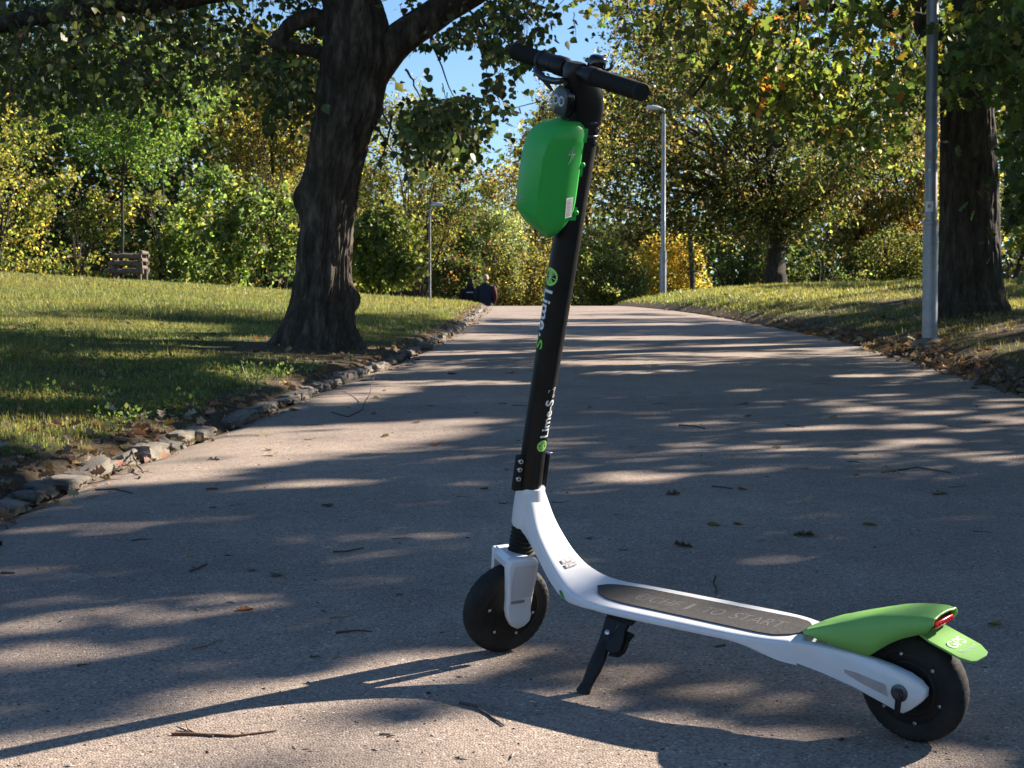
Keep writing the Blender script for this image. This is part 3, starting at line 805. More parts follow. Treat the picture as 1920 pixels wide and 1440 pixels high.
clR = np.concatenate([box_clumps(1130, 1560, -90, 130, 13.5, 18, 78, lambda x, y: y < 20 + (x - 1130) * .36), box_clumps(1270, 1600, 90, 285, 14, 16.5, 46, lambda x, y: y < 130 + (x - 1230) * .42 and x + y < 1840), box_clumps(1560, 1900, -80, 150, 12.5, 17, 84), box_clumps(1560, 1740, 120, 250, 14, 17, 20)])
A = clump_leaves(clR, 58, (.22, .22, .15), .074, palR, LOBED, .6, keep=lambda P: clear_right(P) & keep_light(.15)(P))
topR = ellipsoid_clumps((4.4, 15.5, 6.8), (4.3, 4.0, 3.6), 300, seed=4); topR = topR[(to_px(topR)[:, 1] < -70) | (to_px(topR)[:, 0] > 2000)]
B = clump_leaves(topR, 44, (.34, .34, .24), .115, palR, LOBED, .5, keep=keep_light(.02))
crown_object([A, B], 'crown', MAT['leaf'], TR)['kind'] = 'stuff'
sprays(clR, TR, MAT['bark2'])
hpR = np.concatenate([box_clumps(1300, 1590, 110, 300, 13.6, 14.6, 130, lambda x, y: y < 130 + (x - 1230) * .42 and x + y < 1840), box_clumps(1580, 1900, 0, 190, 12.4, 13.6, 150)])
hpR = hpR[clear_right(hpR)]
hang_leaves('leaf', hpR, .078, [MD, BR_, YG, BR_, YE, OL, OR_], LOBED, MAT['leaf'], TR, 280)

# --- the nearer maple out of the frame on the right: its low boughs hang into the right edge, its crown shades the path
def shade_tree(name, label, base, height, crowns, n, per, leaf, tpl, pal, extra=None, seed=0, trunk_r=.3, keep_lit=.06, mat='leaf'):
    b = np.array([base[0], base[1], float(ground_z(*base)) - .05])
    t = empty(name, tuple(b), label, 'tree', 'trees past the right edge')
    bark_trunk('trunk', [b, b + (0, 0, .3), b + (.05, 0, height * .35), b + (-.05, .1, height * .7), b + (0, 0, height)], [trunk_r * 1.3, trunk_r * 1.05, trunk_r * .9, trunk_r * .6, trunk_r * .15], t, MAT['bark'], 40, 60, .02, seed=seed)
    cl = np.concatenate([ellipsoid_clumps(c, r, int(n * w), seed=seed + i) for i, (c, r, w) in enumerate(crowns)])
    px = to_px(cl); inview = (cl[:, 1] > 1) & (px[:, 0] > -60) & (px[:, 0] < 1975) & (px[:, 1] > -60)
    cl = cl[~inview]
    lm = []
    for c in cl[rng.permutation(len(cl))]:
        h = rng.uniform(.35, .8) * height
        P_, r_ = limb(b + (0, 0, h), c, trunk_r * .28, .018, .08, .08, 15)
        if (lit_mask(P_, .02) | beam_mask(P_)).mean() < .09: lm.append((P_, r_))
        if len(lm) > 22: break
    limbs_object(lm, 'limb', MAT['bark'], t, 6)
    sets = [clump_leaves(cl, per, (.30, .30, .20), leaf, pal, tpl, .5, keep=keep_light(keep_lit))]
    if extra is not None: sets.append(clump_leaves(extra, 54, (.19, .19, .15), .078, palX, LOBED, .7, keep=lambda P: clear_right(P) & keep_light(.04)(P)))
    crown_object(sets, 'crown', MAT[mat], t)['kind'] = 'stuff'
    return t
palX = [((.040, .066, .020), 5), ((.065, .105, .028), 4), (BR_, 1.2), (YG, .6)]
edge = np.concatenate([box_clumps(1875, 2050, 150, 430, 11, 14, 52, lambda x, y: x > 1868 + 40 * math.sin(y * .03) ), box_clumps(1780, 1930, 90, 220, 11.5, 14, 16), box_clumps(1800, 2050, -80, 110, 10.5, 14, 40)])
shade_tree('maple_tree', 'broadleaf tree whose dark low boughs hang in at the right picture edge', (9.6, 7.0), 10.5, [((8.5, 8.3, 6.6), (4.2, 4.0, 3.4), .6), ((6.2, 7.2, 5.0), (2.6, 3.0, 1.8), .4)], 540, 46, .12, HEART, palX, edge, 21, keep_lit=.02)
shade_tree('maple_tree', 'tall broadleaf tree beside the path past the right edge, known by its dappled shade', (11.5, 15.1), 13, [((11.2, 14.4, 8.6), (4.8, 4.2, 4.2), 1)], 560, 46, .13, HEART, palX, None, 22, keep_lit=.02)
shade_tree('maple_tree', 'second tall broadleaf tree past the right edge, farther up the path', (13.5, 23), 13, [((13, 22.5, 8.6), (5.0, 5.2, 4.2), 1)], 460, 40, .13, HEART, palX, None, 23, keep_lit=.02)
shade_tree('maple_tree', 'broadleaf tree past the right edge close to the camera, shading the near path', (7.6, 3.6), 10, [((7.6, 3.8, 6.2), (3.8, 3.6, 3.2), 1)], 460, 40, .12, HEART, palX, None, 24, keep_lit=.02)

shade_tree('maple_tree', 'third tall broadleaf tree past the right edge, level with the middle lamp post', (17.5, 31), 13, [((16, 29.5, 8.4), (4.6, 5.4, 4.2), 1)], 300, 44, .15, HEART, palX, None, 25, keep_lit=.02)
shade_tree('maple_tree', 'fourth broadleaf tree past the right edge, shading the path below its crest', (20, 40.5), 12, [((18.5, 39, 8.0), (4.4, 4.6, 3.8), 1)], 220, 44, .16, HEART, palX, None, 26, keep_lit=.02)
# ---------------------------------------------------------------- background trees and shrubs
def px_box(x0, x1, y0, y1, d):
    c = at((x0 + x1) / 2, (y0 + y1) / 2, d); return c, (x1 - x0) / 2 / F_PX * d, (y1 - y0) / 2 / F_PX * d
def bg_tree(name, label, box, d, pal, n, per, leaf, depth=None, trunk=None, stems=0, tpl=OVAL, cs=.085, cat='tree', droop=.3, shell=.5, limbs=10, seed=0, hole=0.0, gspread=.3, mat='leafb', trunk_r=.14, group=None):
    c, rx, rz = px_box(*box, d); ry = depth or max(rx * .55, .7)
    bx = at(trunk[0], 600, d)[0] if trunk else c[0]
    base = np.array([bx, d, float(ground_z(bx, d)) - .08])
    t = empty(name, tuple(base), label, cat, group or ('bushes behind the lawns' if cat == 'bush' else 'trees behind the lawns'))
    n = int(n * 1.75); per = per * .62; gspread = gspread * 1.35
    cl = ellipsoid_clumps(c, (rx, ry, rz), n, shell, seed=seed)
    cl = cl[cl[:, 2] > base[2] + .05]
    if hole: cl = cl[vnoise(cl / (rx * .45), seed + 5) > -1 + hole]
    sp = np.array([rx, ry, rz]) * cs * .68 + .045
    lm = []
    if stems:
        for k in range(stems):
            a = rng.uniform(0, 6.28); b0 = base + (math.cos(a) * .25, math.sin(a) * .25, 0)
            e = cl[rng.integers(len(cl))]; e = np.array([c[0] + (e[0] - c[0]) * .9, e[1], max(e[2], c[2])])
            P, r = limb(b0, e, .035 + .012 * rng.random(), .008, .10, .10, 8); lm.append((P, r))
    else:
        topz = c[2] + rz * .6; b1 = at(trunk[2], trunk[3], d) if trunk and len(trunk) > 2 else np.array([c[0], d, c[2]])
        P, r = limb(base, b1, trunk_r, trunk_r * .55, .0, .05, 9); lm.append((P, r))
        P, r = limb(b1, np.array([c[0], d, topz]), trunk_r * .6, trunk_r * .12, .0, .08, 8); lm.append((P, r))
        for e in cl[rng.permutation(len(cl))[:limbs]]:
            s = P[rng.integers(0, 5)] if rng.random() < .6 else b1
            lm.append(limb(s, e, trunk_r * .30, .012, .08, .12))
    limbs_object(lm, 'stem' if stems else 'trunk', MAT['bark2'], t, 6)
    crown_object([clump_leaves(cl, int(per * 1.8), sp, leaf * .74, pal, tpl, droop, .3, gspread, keep=lambda P: ~beam_mask(P))], 'crown', MAT[mat], t)['kind'] = 'stuff'
    return t
pOliveY = [(YG, 4), (OL, 3), (BR_, 2), (YE, 1.2), (MD, 1), (BN, .5)]
pGreen = [(BR_, 4), (MD, 3), (YG, 2), (DK, 1)]
pFresh = [((.10, .19, .035), 5), (BR_, 3), (MD, 1.5), (OR_, .15)]
pDark = [(MD, 3), (OL, 3), (BR_, 2), (DK, 1)]
pGold = [(YE, 5), (YG, 3), (OL, 2), (OR_, .5), (BN, .8)]
pBrownG = [(OL, 4), (MD, 3), (BN, 2.6), (YG, .8), (YE, .5), (DK, 3)]
pPale = [(PB, 5), ((.16, .20, .08), 3), (YG, 1)]
# left side
bg_tree('leafy_bush', 'yellow-green bush standing at the left edge of the lawn', (-180, 150, 180, 530), 48, [(YG, 4), (YE, 2), (BR_, 2), (OL, 2)], 300, 34, .13, cat='bush', stems=8, seed=31)
bg_tree('leafy_bush', 'olive bush with dead twigs behind the left of the log guard', (60, 250, 300, 525), 47, pOliveY, 220, 32, .13, cat='bush', stems=9, seed=32, hole=.35)
bg_tree('leafy_bush', 'olive-yellow bush just right of the young tree and log guard', (240, 400, 280, 525), 48, pOliveY, 240, 34, .12, cat='bush', stems=9, seed=33, hole=.25)
bg_tree('leafy_bush', 'bright green big-leaved bush between log guard and old trunk', (325, 575, 330, 540), 46.5, [((.11, .165, .06), 4), (YG, 2), (BR_, 2), (MD, 1.5)], 190, 26, .15, cat='bush', stems=6, seed=34, tpl=HEART)
bg_tree('twiggy_shrub', 'tall bronze twiggy shrub with many bare stems left of the old trunk', (395, 640, 190, 525), 49.5, [(OL, 4), (YG, 2), (BN, 2.4), (MD, 1)], 330, 30, .095, cat='bush', stems=26, seed=35, hole=.25)
bg_tree('twiggy_shrub', 'tall arching yellow-green shrub right of the old trunk', (640, 900, 215, 470), 56, [(YG, 4), (OL, 3), (BR_, 1.5), (BN, 1.6), (YE, .8)], 380, 34, .11, cat='bush', stems=24, seed=36)
bg_tree('leafy_bush', 'low light green big-leaved bush right beside the old trunk', (640, 800, 380, 548), 49, [((.14, .18, .07), 4), (YG, 4), (BR_, 2)], 120, 26, .15, cat='bush', stems=5, seed=37, tpl=HEART)
bg_tree('broadleaf_tree', 'tall dark green tree rising behind the left edge bushes', (-260, 240, -220, 330), 64, [(MD, 3), (BR_, 2.2), (OL, 2), (DK, 2), (YG, 1)], 420, 36, .17, seed=38, trunk=(0,))
bg_tree('broadleaf_tree', 'tall sunlit green tree behind the young staked tree', (140, 470, -200, 340), 61, pGreen, 420, 36, .16, seed=39, trunk=(300,))
bg_tree('broadleaf_tree', 'yellowing tree behind the left side of the old trunk', (400, 620, 60, 400), 68, [(YG, 3), (OL, 3), (YE, 1.5), (BN, 1.5), (RD, .3)], 330, 34, .16, seed=40, trunk=(500,))
bg_tree('broadleaf_tree', 'dark round tree behind the small left lamp post', (745, 905, 330, 600), 84, [(DK, 4), (MD, 2), (OL, 2), (BN, 1)], 260, 34, .19, seed=41, trunk=(820,))
# young tree
YT = bg_tree('young_tree', 'slim young tree with fresh green crown inside the log guard', (105, 400, 70, 330), 42, pFresh, 150, 34, .12, depth=1.5, seed=42, trunk=(229, 515, 229, 330), trunk_r=.055, limbs=16, hole=.45, gspread=.2)
# centre
bg_tree('willow_tree', 'pale blue-green tree beyond the crest above the two walkers', (838, 985, 370, 610), 86, pPale, 260, 40, .16, seed=43, trunk=(900,), droop=1.2)
bg_tree('autumn_tree', 'airy yellow tree with open boughs beyond the crest', (880, 1110, 255, 560), 96, pGold, 300, 26, .17, seed=44, trunk=(1060, 560, 1060, 380), limbs=34, hole=.5, cs=.06, trunk_r=.25)
bg_tree('autumn_tree', 'tall golden tree whose crown edges the blue sky gap', (985, 1180, 120, 380), 92, [(YE, 5), (OL, 3), (YG, 2), (BN, 1)], 330, 30, .17, seed=45, trunk=(1120,), limbs=24, hole=.3, cs=.06)
bg_tree('leafy_bush', 'olive and yellow bush just beyond the crest right of the walkers', (890, 1075, 440, 640), 66, [(OL, 3), (YG, 3), (YE, 1.5), (BN, 1.5), (MD, 1)], 260, 32, .14, cat='bush', stems=12, seed=46)
bg_tree('leafy_bush', 'rounded soft green bush at the path end behind the scooter stem', (1060, 1225, 425, 600), 56, [((.16, .19, .075), 4), (OL, 2), (BR_, 1.5), (YG, 3)], 230, 34, .12, cat='bush', stems=12, seed=47, hole=.25)
bg_tree('leafy_bush', 'low dark shrub beside the walkers at the crest', (800, 905, 470, 600), 62, [(DK, 2), (MD, 3), (BN, 1), (OR_, .4)], 130, 30, .13, cat='bush', stems=8, seed=59)
bg_tree('leafy_bush', 'bright yellow bush behind the middle lamp post', (1180, 1330, 425, 590), 74, [((.46, .36, .06), 4), (YE, 4), (YG, 2)], 190, 32, .17, cat='bush', stems=8, seed=48)
bg_tree('twiggy_shrub', 'thin olive shrub with dark bare stems left of the far oak trunk', (1300, 1460, 410, 560), 58, [(OL, 4), (YG, 2), (MD, 1)], 130, 26, .11, cat='bush', stems=20, seed=49, hole=.4)
# right
bg_tree('oak_tree', 'broad dark autumn oak with short thick trunk on the right lawn', (1090, 1690, 60, 470), 50, pBrownG, 820, 42, .14, depth=4.0, seed=50, trunk=(1455, 540, 1455, 440), trunk_r=.42, limbs=44, cs=.055, gspread=.45, mat='leaf')
bg_tree('maple_tree', 'golden brown maple between the far oak and the near lamp post', (1510, 1790, 170, 520), 60, [(YE, 3), (OL, 3), (OR_, 1.2), (BN, 2), (YG, 2)], 430, 36, .15, seed=51, trunk=(1590, 540, 1640, 260), trunk_r=.2, limbs=20)
bg_tree('leafy_bush', 'green bush at the back of the right lawn right of the far oak trunk', (1470, 1610, 420, 560), 55, pDark, 170, 34, .12, cat='bush', stems=10, seed=52, hole=.35)
bg_tree('leafy_bush', 'twiggy olive bush at the back of the lawn behind the near lamp post', (1590, 1770, 425, 560), 57, [(OL, 3), (MD, 3), (YG, 2), (DK, 1)], 170, 32, .12, cat='bush', stems=20, seed=53, hole=.35)
bg_tree('broadleaf_tree', 'tall green-gold tree behind the right oak trunk', (1640, 2010, -160, 420), 66, [(MD, 3), (YG, 3), (BR_, 2), (OL, 2), (YE, 1)], 520, 36, .17, seed=54, trunk=(1700,), limbs=16)
bg_tree('broadleaf_tree', 'pale green tree with a leaning trunk at the far right edge', (1865, 2060, 300, 500), 62, [(PB, 3), (BR_, 2), (YE, 1.4), (OL, 2)], 200, 34, .15, seed=55, trunk=(1896, 535, 1915, 480), trunk_r=.15)
bg_tree('autumn_tree', 'brown-red tree high behind the far oak', (1130, 1420, -160, 200), 72, [(BN, 3), (OL, 3), (RD, .7), (YG, 1.5), (MD, 2)], 360, 32, .18, seed=56, trunk=(1300,), hole=.25)

# the wood that closes the view behind them
def far_wood():
    C = []
    while len(C) < 2600:
        px = rng.uniform(-900, 2800); dd = rng.uniform(105, 140)
        top_ = 120 if px < 560 else 330 + 60 * math.sin(px * .02) if px < 1010 else 150 + 70 * math.sin(px * .013)
        if 500 < px < 640: top_ = 260
        py = rng.uniform(top_, 620)
        if 1872 < px < 1935 and 470 < py < 550: continue
        C.append(at(px, py, dd))
    for _ in range(1000): C.append(at(rng.uniform(-500, 690), rng.uniform(70, 560), rng.uniform(92, 104)))
    for _ in range(1000): C.append(at(rng.uniform(-300, 2250), rng.uniform(430, 600), rng.uniform(100, 118)))
    C = np.array(C)
    V, F, T = clump_leaves(C, 28, (.9, .9, .8), .50, [(DK, 4), (MD, 3), (OL, 2), (BN, 1)], OVAL, .2, .3)
    o = link_mesh('far_wood', fast_mesh('far_wood', V, F, T), MAT['leafb']); o['kind'] = 'stuff'
far_wood()

# ---------------------------------------------------------------- grass
def grass_patch(name, side, d0, d1, dens, h, w, pal, seg2):
    # blades over the part of the lawn the view takes in, and a margin
    n = int(dens * (d1 - d0) * 8 * 1.0)
    d = rng.uniform(d0, d1, n)
    if side < 0: x = rng.uniform(-.40 * d - 1.2, xleft(d)); W_ = np.abs(xleft(d) + .40 * d + 1.2)
    else: x = rng.uniform(xright(d), .40 * d + 1.2); W_ = np.maximum(.40 * d + 1.2 - xright(d), 0)
    k = (rng.random(n) < W_ / 9.0) & ((x < xleft(d)) if side < 0 else (x > xright(d)))
    x, d = x[k], d[k]
    P2 = np.stack([x * 3.1, d * 3.1, 0 * x], -1); tuft = .5 + .5 * vnoise(P2, 31); tuft2 = .5 + .5 * vnoise(P2 * 3.3, 32)
    g = grass_cover(x, d); k = rng.random(len(x)) < g ** 1.3 * (.25 + .5 * tuft + .45 * tuft2)
    x, d, tuft, g = x[k], d[k], tuft[k], g[k]; n = len(x)
    z = ground_z(x, d)
    hh = h * (.45 + .8 * tuft) * np.exp(rng.normal(0, .3, n)) * (.5 + .5 * g)
    a = rng.uniform(0, 6.28, n); lean = np.abs(rng.normal(0, .55, n))
    ax = np.stack([np.cos(a), np.sin(a), 0 * a], -1); sx = np.stack([-np.sin(a), np.cos(a), 0 * a], -1)
    B = np.stack([x, d, z - .004], -1); ww = (w * np.exp(rng.normal(0, .3, n)))[:, None]
    up = np.array([0, 0, 1.])
    tipv = B + ax * (hh * lean)[:, None] + up * (hh * np.sqrt(np.clip(1 - .35 * lean, .15, 1)))[:, None]
    t = tint_of(n, pal, None, .3)
    dry = np.clip(.5 + .7 * vnoise(np.stack([x * .8, d * .55, 0 * x + 9], -1), 41), 0, 1)[:, None] * .5
    t = t * (1 - dry) + np.array([.19, .16, .06]) * dry
    if seg2:
        mid = B + ax * (hh * lean * .32)[:, None] + up * (hh * .58)[:, None]
        V = np.stack([B - sx * ww, B + sx * ww, mid - sx * ww * .8, mid + sx * ww * .8, tipv], 1)
        Fc = np.array([[0, 1, 3], [0, 3, 2], [2, 3, 4]])
    else:
        V = np.stack([B - sx * ww, B + sx * ww, tipv], 1); Fc = np.array([[0, 1, 2]])
    kk = V.shape[1]
    F = (Fc[None] + (np.arange(n) * kk)[:, None, None]).reshape(-1, 3)
    return V.reshape(-1, 3), F, np.repeat(t, kk, 0)
gp_ = [((.075, .115, .030), 4), ((.105, .15, .042), 3), ((.155, .17, .06), 2.4), ((.05, .075, .022), 1.6), ((.22, .19, .09), 1.2)]
gpr = [((.085, .11, .03), 3), ((.13, .14, .045), 3), ((.22, .18, .09), 2.5), ((.05, .08, .02), 1.5)]
def joined(name, sets, mat):
    Vs, Fs, Ts, n = [], [], [], 0
    for V, F, T in sets: Vs.append(V); Fs.append(F + n); Ts.append(T); n += len(V)
    o = link_mesh(name, fast_mesh(name, np.concatenate(Vs), np.concatenate(Fs), np.concatenate(Ts)), MAT[mat]); o['kind'] = 'stuff'; return o
joined('lawn_grass', [grass_patch('a', -1, 4.2, 9, 8500, .028, .0016, gp_, True), grass_patch('b', -1, 9, 16, 4800, .034, .0026, gp_, False), grass_patch('c', -1, 16, 28, 2100, .05, .0042, gp_, False), grass_patch('d', -1, 28, 47, 900, .06, .0085, gp_, False)], 'grass')
joined('bank_grass', [grass_patch('a', 1, 7, 13, 2600, .045, .0022, gpr, False), grass_patch('b', 1, 13, 24, 1500, .05, .004, gpr, False), grass_patch('c', 1, 24, 50, 620, .06, .0085, [((.10, .14, .03), 4), ((.15, .17, .045), 3), ((.06, .09, .02), 2), ((.2, .17, .07), 1)], False)], 'grass')
# small leafy weeds among the near grass
def weeds():
    n = 520; d = rng.uniform(4.4, 13, n); x = rng.uniform(-.34 * d - .6, xleft(d) - .12)
    k = (x < xleft(d) - .1) & (vnoise(np.stack([x * 1.1, d * 1.1, 0 * x], -1), 51) > .05); x, d = x[k], d[k]
    C = np.stack([x, d, ground_z(x, d) + .03], -1)
    return clump_leaves(C, 22, (.035, .035, .022), .020, [((.10, .17, .035), 4), ((.07, .12, .025), 3), ((.16, .19, .05), 2)], OVAL, -.6)
joined('lawn_weeds', [weeds()], 'grass')

# ---------------------------------------------------------------- the scooter
# its frame: a forward, l to its left, u up; origin on the path under the rear axle
FW = np.array([-0.74448462, 0.66678246, 0.03382005]); LF = np.array([-0.66500337, -0.73609575, -0.12622823]); UP = np.array([-0.05927197, -0.11646542, 0.99142455])
ORG = np.array([0.65867273, 2.63512101, 0.13365668 + .004])
M4 = Matrix(((FW[0], LF[0], UP[0], ORG[0]), (FW[1], LF[1], UP[1], ORG[1]), (FW[2], LF[2], UP[2], ORG[2]), (0, 0, 0, 1)))
SCT = empty('electric_scooter', label='white and black electric kick scooter with green battery pack parked on its kickstand', cat='scooter', mat=M4)
# the steered part turns about the steering axis through S0
AX = np.array([-0.24171281, 0, 0.97034783]); FS = np.array([0.29146352, 0.95382272, 0.07260331]); LS = np.array([-0.92553981, 0.30037015, -0.23055117]); S0 = np.array([0.86995333, 0, 0.09278857])
def sp3(F, l, U): return S0 + FS * F + LS * l + AX * U
SA = np.stack([FS, LS, AX])
def part(mb, name, mat, parent=None, **kw): return mb.build(name, MAT[mat], parent or SCT, **kw)

# --- frame: steering head, down tube and deck as one loft
def ring(T, B, w, wb, lip):
    T, B = np.array(T), np.array(B); v = B - T; h = np.linalg.norm(v); v /= h
    def p(l, s): return (T[0] + v[0] * s, l, T[1] + v[1] * s)
    e = .004
    prof = [(0, 0), (w * .5, 0), (w - .012, .0004), (w - .004, .0012), (w - .0008, .0035), (w, .007), (w - .001, lip), (w - .004, lip + .002), ((w + wb) / 2, lip + .004), (wb, h - .008), (wb - .004, h - .002), (wb - .012, h), (wb * .4, h)]
    pts = [p(l, s) for l, s in prof]
    return pts + [(q_[0], -q_[1], q_[2]) for q_ in pts[::-1][:-1] ] 
ST = [((.797, .345), (.838, .290), .024, .022, .030), ((.788, .315), (.830, .262), .027, .024, .032), ((.778, .282), (.812, .247), .031, .027, .028), ((.765, .254), (.796, .230), .035, .030, .024), ((.740, .218), (.768, .196), .039, .034, .024),
      ((.712, .190), (.736, .167), .046, .041, .025), ((.680, .171), (.699, .146), .057, .051, .024), ((.645, .1615), (.655, .1385), .068, .058, .017), ((.60, .158), (.605, .1345), .077, .059, .013), ((.55, .1565), (.55, .132), .0795, .060, .013),
      ((.46, .155), (.46, .1305), .080, .060, .013), ((.37, .1535), (.37, .1285), .080, .058, .013), ((.30, .1525), (.30, .127), .079, .060, .014), ((.25, .152), (.248, .121), .0745, .066, .024), ((.215, .1512), (.213, .117), .0655, .0625, .033), ((.185, .1505), (.185, .112), .0565, .0555, .037)]
# finer stations between
def interp_st(ST, k=4):
    A = np.array([[*a, *b, w, wb, lp] for a, b, w, wb, lp in ST]); n = len(A); out = []
    def cr(p0, p1, p2, p3, t): return .5 * ((2 * p1) + (-p0 + p2) * t + (2 * p0 - 5 * p1 + 4 * p2 - p3) * t * t + (-p0 + 3 * p1 - 3 * p2 + p3) * t ** 3)
    for i in range(n - 1):
        for j in range(k):
            out.append(cr(A[max(i - 1, 0)], A[i], A[i + 1], A[min(i + 2, n - 1)], j / k))
    out.append(A[-1]); return out
mb = MB(); mb.loft([ring(s[0:2], s[2:4], s[4], s[5], s[6]) for s in interp_st(ST)])
frame = part(mb, 'frame', 'white', smooth=42)
mb = MB()   # steering head: faceted collar
n8 = 16
def collar(U, r, sq):
    out = []
    for k in range(n8):
        a = 2 * math.pi * k / n8; rr = r * (1 + sq * abs(math.sin(2 * a)))
        out.append(S0 + AX * U + rr * (math.cos(a) * np.array([AX[2], 0, -AX[0]]) + math.sin(a) * np.array([0, 1, 0])))
    return out
mb.loft([collar(.174, .0265, .0), collar(.178, .0282, .02), collar(.21, .0285, .04), collar(.236, .0272, .06), collar(.256, .0260, .06), collar(.2585, .0248, .05)])
part(mb, 'steering_head', 'white', frame, smooth=30)
# rear arms
arm = [(.235, .150), (.20, .150), (.153, .1495), (.115, .149), (.078, .147), (.045, .1425), (.012, .1365), (-.017, .128), (-.034, .118), (-.0445, .107), (-.0435, .094), (-.034, .082), (-.020, .070), (-.0075, .062), (.004, .065), (.03, .073), (.08, .088), (.14, .104), (.20, .116), (.235, .118)]
for s in (1, -1):
    mb = MB(); mb.prism(arm, s * .0345, s * .054, lambda p, q_, d_: (p, d_ + s * (-.004 * smoothstep(.0, -.04, p) + .004 * smoothstep(.12, .2, p)), q_), .003)
    a_ = part(mb, 'rear_arm', 'white', frame, smooth=50)
mb = MB()   # bare metal scuff on the near arm
mb.add([(x, .0546 + .004 * smoothstep(.12, .2, x) - .004 * smoothstep(0, -.04, x), z) for x, z in ((.112, .1215), (.098, .1190), (.070, .1160), (.046, .1105), (.022, .1060), (.018, .0860), (.030, .0900), (.060, .0985), (.088, .1085))], [tuple(range(9))])
part(mb, 'paint_scuff', 'chip', frame, smooth=0)
# grip mat
mt = [(.655, -.012), (.648, .012), (.632, .028), (.60, .042), (.56, .047), (.40, .050), (.26, .054), (.232, .050), (.205, .030), (.196, .008), (.194, -.008), (.200, -.025), (.222, -.044), (.25, -.050), (.40, -.050), (.56, -.050), (.60, -.046), (.632, -.034), (.648, -.025)]
def deck_u(a): return float(np.interp(a, [.185, .215, .25, .30, .37, .46, .55, .60, .645, .68], [.151, .1515, .152, .1525, .1535, .155, .1565, .158, .1615, .171]))
bm = bmesh.new()
me = bpy.data.meshes.new('grip_mat')
mm = MB(); xs = sorted({p[0] for p in mt}, reverse=True)
def mat_lim(a, s):
    c = [p for p in mt if (p[1] > 0) == (s > 0)]; c.sort(); return float(np.interp(a, [p[0] for p in c], [p[1] for p in c]))
aa = np.linspace(.655, .194, 60); rows = []
for a in aa:
    e = np.clip(min(a - .194, .655 - a) / .02, 0, 1); e = math.sqrt(1 - (1 - e) ** 2)
    l0, l1 = mat_lim(a, 1), mat_lim(a, -1); m_ = (l0 + l1) / 2
    rows.append([(a, m_ + (l - m_) * max(e, .02), deck_u(a) + .0012) for l in np.linspace(l0, l1, 9)])
bm.free()
V = [p for r in rows for p in r]; F = [(i * 9 + j, i * 9 + j + 1, (i + 1) * 9 + j + 1, (i + 1) * 9 + j) for i in range(59) for j in range(8)]
mm.add(V, F); gm = part(mm, 'grip_mat', 'mat', frame, smooth=0); so_ = gm.modifiers.new('thickness', 'SOLIDIFY'); so_.thickness = .0022; so_.offset = 0

# --- printed marks
def text_geo(txt, size, cuts=0, bold=0.0):
    cu = bpy.data.curves.new('t', 'FONT'); cu.body = txt; cu.size = size; cu.align_x = 'LEFT'; cu.resolution_u = 4; cu.fill_mode = 'FRONT'; cu.offset = bold
    o = bpy.data.objects.new('t', cu); COL.objects.link(o)
    bpy.context.view_layer.update()
    me = bpy.data.meshes.new_from_object(o.evaluated_get(bpy.context.evaluated_depsgraph_get()))
    bpy.data.objects.remove(o); bpy.data.curves.remove(cu)
    bm = bmesh.new(); bm.from_mesh(me); bmesh.ops.remove_doubles(bm, verts=bm.verts, dist=1e-6); bmesh.ops.triangulate(bm, faces=bm.faces)
    for _ in range(cuts):
        bmesh.ops.subdivide_edges(bm, edges=[e for e in bm.edges if e.calc_length() > size * .12], cuts=1); bmesh.ops.triangulate(bm, faces=bm.faces)
    bm.verts.index_update()
    V = np.array([v.co[:2] for v in bm.verts]); F = [tuple(v.index for v in f.verts) for f in bm.faces]
    bm.free(); bpy.data.meshes.remove(me); return V, F
def mark(name, V, F, fn, mat, parent):
    me = bpy.data.meshes.new(name); me.from_pydata([tuple(map(float, fn(p, q_))) for p, q_ in V], [], F)
    return link_mesh(name, me, MAT[mat], parent)
def fan(poly): return np.array(poly), [tuple(range(len(poly)))]
def disc(c, r, n=28, a0=0, a1=2 * math.pi, r0=0.0):
    full = a1 - a0 > 6.28
    th = np.linspace(a0, a1, n + 1); 
    if r0 > 0:
        V = [(c[0] + r * math.cos(t), c[1] + r * math.sin(t)) for t in th] + [(c[0] + r0 * math.cos(t), c[1] + r0 * math.sin(t)) for t in th]
        return np.array(V), [(i, i + 1, n + 2 + i, n + 1 + i) for i in range(n)]
    V = [c] + [(c[0] + r * math.cos(t), c[1] + r * math.sin(t)) for t in th]
    return np.array(V), [(0, i + 1, i + 2) for i in range(n)]
def fruit(c, r, fn, parent, lift):
    mark('emblem', *disc(c, r), lambda p, q_: fn(p, q_, lift), 'limeprint', parent)
    mark('emblem', *disc(c, r * .92, r0=r * .80), lambda p, q_: fn(p, q_, lift + .0003), 'limepale', parent)
    Vs, Fs = [], []
    for k in range(8):
        a = k * math.pi / 4 + .2; n0 = len(Vs)
        e = .10; tip = (c[0] + r * .14 * math.cos(a + .39), c[1] + r * .14 * math.sin(a + .39))
        Vs += [tip] + [(c[0] + r * .72 * math.cos(t), c[1] + r * .72 * math.sin(t)) for t in np.linspace(a + e, a + .785 - e, 6)]
        Fs.append(tuple(range(n0, n0 + 7)))
    # pale rays between the wedges
    Vr, Fr = [], []
    for k in range(8):
        a = k * math.pi / 4 + .2; n0 = len(Vr); t = .035 * r
        u_ = np.array([math.cos(a), math.sin(a)]); v_ = np.array([-u_[1], u_[0]])
        cc = np.array(c); Vr += [cc - v_ * t, cc + u_ * r * .8 - v_ * t, cc + u_ * r * .8 + v_ * t, cc + v_ * t]; Fr.append((n0, n0 + 1, n0 + 2, n0 + 3))
    mark('emblem', np.array(Vr), Fr, lambda p, q_: fn(p, q_, lift + .0003), 'limepale', parent)

